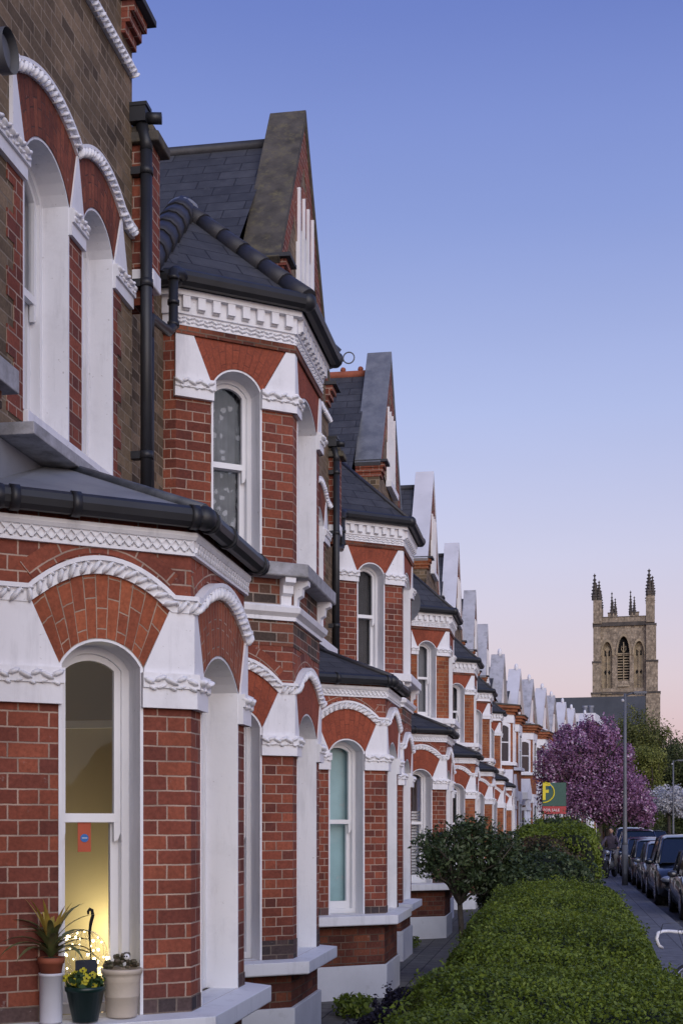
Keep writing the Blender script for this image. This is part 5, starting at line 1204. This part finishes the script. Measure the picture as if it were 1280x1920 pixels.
CL = [(3.33, 27.0, (.045, .045, .052), 4.2, 1.76, 1.44, 0, 'dark grey parked car cut by the right edge, nearest of the row', False),
 (3.24, 32.2, (.014, .018, .024), 4.7, 1.86, 1.70, 0, 'tall black four by four parked second in the row of cars', True),
 (3.22, 37.9, (.13, .14, .155), 4.2, 1.74, 1.47, 0, 'silver hatchback parked behind the black four by four', False),
 (3.22, 43.0, (.05, .052, .06), 4.3, 1.76, 1.50, 0, 'dull grey parked car fourth in the row', False),
 (3.20, 48.2, (.025, .045, .085), 4.3, 1.78, 1.50, 0, 'blue car parked fifth, just right of the lamp post', False),
 (3.25, 53.6, (.020, .035, .07), 4.6, 1.84, 1.78, 0, 'tall dark blue people carrier parked sixth in the row', True),
 (3.3, 60.0, (.05, .045, .07), 4.6, 1.86, 1.85, 0, 'purplish grey van shaped car under the blossom tree', True),
 (8.45, 76, (.03, .05, .10), 4.4, 1.8, 1.62, 0, 'blue car parked on the far side of the road near the white blossom', False),
 (8.45, 82, (.10, .11, .14), 4.4, 1.8, 1.55, 0, 'pale grey car parked on the far side of the road', False),
 (3.5, 66, (.03, .03, .04), 4.3, 1.78, 1.5, 0, 'black car parked last in the row before the bend', False),
 (7.1, 94, (.06, .065, .09), 4.4, 1.8, 1.6, 8, 'small distant grey blue car under the green trees', False)]
for x, y, c, L_, w_, h_, rz, lab, suv in CL: car(lab, x, y, c, L_, w_, h_, R(rz), 'cars parked along the kerb', suv)
# ------------------------------------------------------------------ skinned figures
def skin_obj(name, pts, edges, rad, mat, parent, sub=2, root=0):
    me = bpy.data.meshes.new(name); me.from_pydata(pts, edges, []); o = bpy.data.objects.new(name, me); COL.objects.link(o)
    o.modifiers.new('skin', 'SKIN'); o.modifiers['skin'].use_smooth_shade = True
    for i, r in enumerate(rad):
        v = me.skin_vertices[0].data[i]; v.radius = (r, r) if not isinstance(r, tuple) else r; v.use_root = (i == root)
    s = o.modifiers.new('sub', 'SUBSURF'); s.levels = s.render_levels = sub
    me.materials.append(mat); o.parent = parent; return o
# motorbike, facing the camera
BX, BY = 1.62, 46.4
t = thing('motorbike', 'dark motorbike standing on the pavement facing the camera', 'motorbike', (BX, BY, 0), R(-14))
def wheel(y, r, w):
    mb = MB(); seg = 28
    ring = [(math.cos(6.283 * k / seg), math.sin(6.283 * k / seg)) for k in range(seg)]
    mb.tube([(0, y + c * (r - w / 2), r + s * (r - w / 2)) for c, s in ring + [ring[0]]], w / 2, 8, cap=False); wh = mb.build('wheel', M['rubber'], t)
    mb = MB(); mb.tube([(0, y + c * (r - w), r + s * (r - w)) for c, s in ring + [ring[0]]], .016, 6, cap=False)
    for k in range(10): a = .628 * k; mb.tube([(0, y, r), (0, y + math.cos(a) * (r - w), r + math.sin(a) * (r - w))], .01, 4)
    mb.tube([(-.05, y, r), (.05, y, r)], .05, 10); mb.build('rim', M['metalgrey'], wh)
wheel(0, .33, .13); wheel(1.36, .32, .16)
mb = MB()
for s_ in (-.09, .09): mb.tube([(s_, 0, .33), (s_, .30, .95)], .022, 8)
mb.build('front_fork', M['chrome'], t)
mb = MB(); mb.tube([(0, .3, .92), (0, .6, .62), (0, .95, .55), (0, 1.36, .32)], .04, 8); mb.ball((0, .68, .45), .2, 10, 6, (.9, 1.1, .9)); mb.build('frame_and_engine', M['metalgrey'], t)
mb = MB(); mb.ball((0, .55, .86), .2, 12, 8, (.85, 1.3, .65)); mb.ball((0, .05, .62), .15, 10, 6, (.6, 1.5, .25)); mb.build('tank', car_paint('bike_paint', (.03, .03, .045)), t)
mb = MB(); mb.ball((0, 1.0, .82), .2, 10, 6, (.75, 1.9, .3)); mb.build('seat', M['rubber'], t)
mb = MB(); mb.ball((0, .13, .90), .085, 12, 8); mb.build('headlight', M['headlight'], t)
mb = MB(); mb.tube([(-.37, .42, 1.05), (-.2, .32, 1.04), (0, .28, 1.0), (.2, .32, 1.04), (.37, .42, 1.05)], .014, 8); mb.ball((-.30, .28, 1.22), .055, 8, 5, (1.2, .3, .8)); mb.ball((.30, .28, 1.22), .055, 8, 5, (1.2, .3, .8)); mb.tube([(-.25, .33, 1.05), (-.3, .29, 1.2)], .007, 5); mb.tube([(.25, .33, 1.05), (.3, .29, 1.2)], .007, 5)
for s_ in (-1, 1): mb.ball((s_ * .18, .18, .93), .032, 6, 4)
mb.build('handlebars', M['black'], t)
# rider
p = thing('person', 'person in a grey purple jacket and light trousers sitting on the motorbike', 'person', (BX, BY, 0), R(-14))
M['skin'] = plain('skin', (.42, .25, .18), .6, .05, 10); M['jacket'] = plain('jacket', (.075, .06, .09), .85, .2, 12); M['trousers'] = plain('trousers', (.22, .20, .18), .9, .12, 12)
M['hair'] = plain('hair', (.02, .015, .012), .7, .2, 30)
PT = [(0, .98, .92), (0, .93, 1.12), (0, .84, 1.36), (0, .80, 1.47), (0, .77, 1.54), (0, .755, 1.62), (0, .75, 1.70)]
E_ = [(i, i + 1) for i in range(6)]; RD = [(.15, .12), (.14, .11), (.17, .11), (.08, .07), .052, (.075, .09), (.07, .085)]
for s_ in (-1, 1):
    b = len(PT); PT += [(s_ * .18, .82, 1.42), (s_ * .29, .66, 1.19), (s_ * .32, .45, 1.07), (s_ * .11, .9, .88), (s_ * .20, .52, .78), (s_ * .17, .66, .38), (s_ * .17, .56, .30)]
    RD += [.06, .046, .032, .095, .065, .045, .04]; E_ += [(2, b), (b, b + 1), (b + 1, b + 2), (0, b + 3), (b + 3, b + 4), (b + 4, b + 5), (b + 5, b + 6)]
skin_obj('body', PT, E_, RD, M['jacket'], p)
lp, le, lr = [(0, .97, .90)], [], [.155]
for s_ in (-1, 1):
    b = len(lp); lp += [(s_ * .115, .9, .88), (s_ * .205, .52, .785), (s_ * .175, .655, .40)]; lr += [.108, .078, .058]; le += [(0, b), (b, b + 1), (b + 1, b + 2)]
skin_obj('trousers', lp, le, lr, M['trousers'], p)
mb = MB(); mb.ball((0, .745, 1.665), .095, 16, 12, (.84, 1, 1.2)); mb.ball((0, .65, 1.655), .018, 6, 5, (.8, 1, 1.3)); mb.ball((-.08, .75, 1.66), .022, 6, 5, (.4, .8, 1.2)); mb.ball((.08, .75, 1.66), .022, 6, 5, (.4, .8, 1.2)); mb.build('head', M['skin'], p)
mb = MB(); [mb.ball((s_ * .032, .657, 1.68), .011, 6, 5) for s_ in (-1, 1)]; mb.ball((0, .655, 1.615), .02, 6, 4, (1.3, .3, .25)); mb.build('eyes_and_mouth', M['hair'], p)
mb = MB(); mb.ball((0, .765, 1.70), .104, 14, 10, (.9, .98, 1.05)); mb.build('hair', M['hair'], p)
for s_ in (-1, 1):
    hp, he, hr = [(s_ * .32, .46, 1.075), (s_ * .325, .415, 1.075)], [(0, 1)], [.028, .034]
    for f in range(4):
        b = len(hp); xx = s_ * (.295 + f * .022); L_ = (.9, 1, .95, .8)[f]
        hp += [(xx, .385, 1.082), (xx, .385 - .03 * L_, 1.07), (xx, .385 - .025 * L_, 1.035), (xx, .405, 1.03)]; hr += [.011, .0095, .009, .008]; he += [(1, b), (b, b + 1), (b + 1, b + 2), (b + 2, b + 3)]
    b = len(hp); hp += [(s_ * .285, .42, 1.065), (s_ * .275, .40, 1.04)]; hr += [.012, .01]; he += [(1, b), (b, b + 1)]
    skin_obj('hand', hp, he, hr, M['skin'], p, 1)
    mb = MB(); mb.ball((s_ * .17, .53, .285), .06, 8, 5, (.7, 1.9, .7)); mb.build('shoe', M['black'], p)

# bicycle at the right edge
t = thing('bicycle', 'bicycle with white bar tape leaning at the right edge of the pavement', 'bicycle', (1.03, 11.2, 0), R(150))
def bwheel(y):
    ring = [(math.cos(6.283 * k / 40), math.sin(6.283 * k / 40)) for k in range(41)]; r = .335
    mb = MB(); mb.tube([(0, y + c * r, r + .012 + s * r) for c, s in ring], .012, 6, cap=False); w = mb.build('wheel', M['rubber'], t)
    mb = MB(); mb.tube([(0, y + c * (r - .02), r + .012 + s * (r - .02)) for c, s in ring], .01, 6, cap=False)
    for k in range(18): a = .349 * k; mb.tube([(.02 * (-1) ** k, y, r + .012), (0, y + math.cos(a) * (r - .02), r + .012 + math.sin(a) * (r - .02))], .0014, 4)
    mb.tube([(-.04, y, r), (.04, y, r)], .018, 8); mb.build('rim', M['chrome'], w)
bwheel(0); bwheel(-1.0)
mb = MB()
for a, b, r in (((0, -.12, .86), (0, -.55, .30), .018), ((0, -.13, .78), (0, -.72, .82), .016), ((0, -.72, .90), (0, -.55, .30), .016), ((0, -1.0, .34), (0, -.55, .30), .012), ((0, -1.0, .34), (0, -.71, .80), .009), ((0, -.10, .92), (0, -.13, .74), .02)): mb.tube([a, b], r, 8)
for s_ in (-.05, .05): mb.tube([(s_ * .8, -.12, .74), (s_, -.03, .45), (s_, 0, .345)], .011, 6)
mb.build('frame', car_paint('bicycle_paint', (.05, .05, .06)), t)
mb = MB()
for s_ in (-1, 1): mb.tube([(0, -.06, .95), (s_ * .17, -.06, .955), (s_ * .205, -.02, .955), (s_ * .21, .06, .945), (s_ * .21, .09, .90), (s_ * .21, .05, .84), (s_ * .215, -.03, .815)], .015, 8)
mb.tube([(0, -.1, .9), (0, -.06, .95)], .016, 8); mb.build('handlebars', M['white'], t)
mb = MB(); mb.tube([(.18, .08, .95), (.12, .16, 1.03), (0, .12, 1.05), (0, 0, .9)], .003, 5); mb.tube([(-.18, .08, .95), (-.12, .17, 1.02), (0, .13, .98), (0, 0, .8)], .003, 5); mb.build('brake_cables', M['metalgrey'], t)
mb = MB(); mb.ball((0, -.74, .95), .09, 10, 6, (.8, 1.5, .3)); mb.tube([(0, -.72, .88), (0, -.73, .94)], .013, 6); mb.build('saddle', M['rubber'], t)
mb = MB(); mb.tube([(-.02, -.55, .30), (.06, -.55, .30)], .09, 16); mb.tube([(.08, -.55, .30), (.08, -.48, .14)], .01, 6); mb.tube([(-.06, -.55, .30), (-.06, -.62, .46)], .01, 6); mb.box(.07, .15, -.51, -.44, .12, .15); mb.box(-.14, -.06, -.66, -.59, .45, .48); mb.build('crank_and_pedals', M['metalgrey'], t)
# small litter on the pavement
t = MB(); t.box(-.06, .06, -.04, .04, 0.001, .02); o = t.build('paper_scrap', M['white']); o.location = (.92, 21.6, 0); tag(o, 'small white scrap of paper on the pavement beside the hedge', 'litter')

# ring on the gutter end of the two storey bay, weeds at the foot of the walls
mb = MB(); fp = offpoly(baypoly(1.79, 2.94, 2.82 - 2.09, 2.82 - 2.09 - .79, 54, -REC), .2)[3]
mb.tube([(fp[0], fp[1], 5.97 + .0)] + [(fp[0] + .05 - .05 * math.cos(a_), fp[1], 6.0 + .05 * math.sin(a_)) for a_ in [6.283 * j / 16 for j in range(17)]], .006, 6); mb.build('gutter_ring', M['metalgrey'], HS[1])
for i, (x, y, r) in enumerate(((-1.98, 12.6, .22), (-2.0, 5.6, .2), (-2.35, 19.6, .3))):
    t = thing('weeds', ('low green weeds at the foot of the second house wall', 'low weeds below the nearest bay window', 'low weeds by the wall of the lead-coped house')[i], 'plant', (x, y, 0))
    leafcloud('leaves', [((0, 0, .09), (r, r * 1.6, .12))], 900, .05, M['hedgeleaf'], t, .5, seed=60 + i)
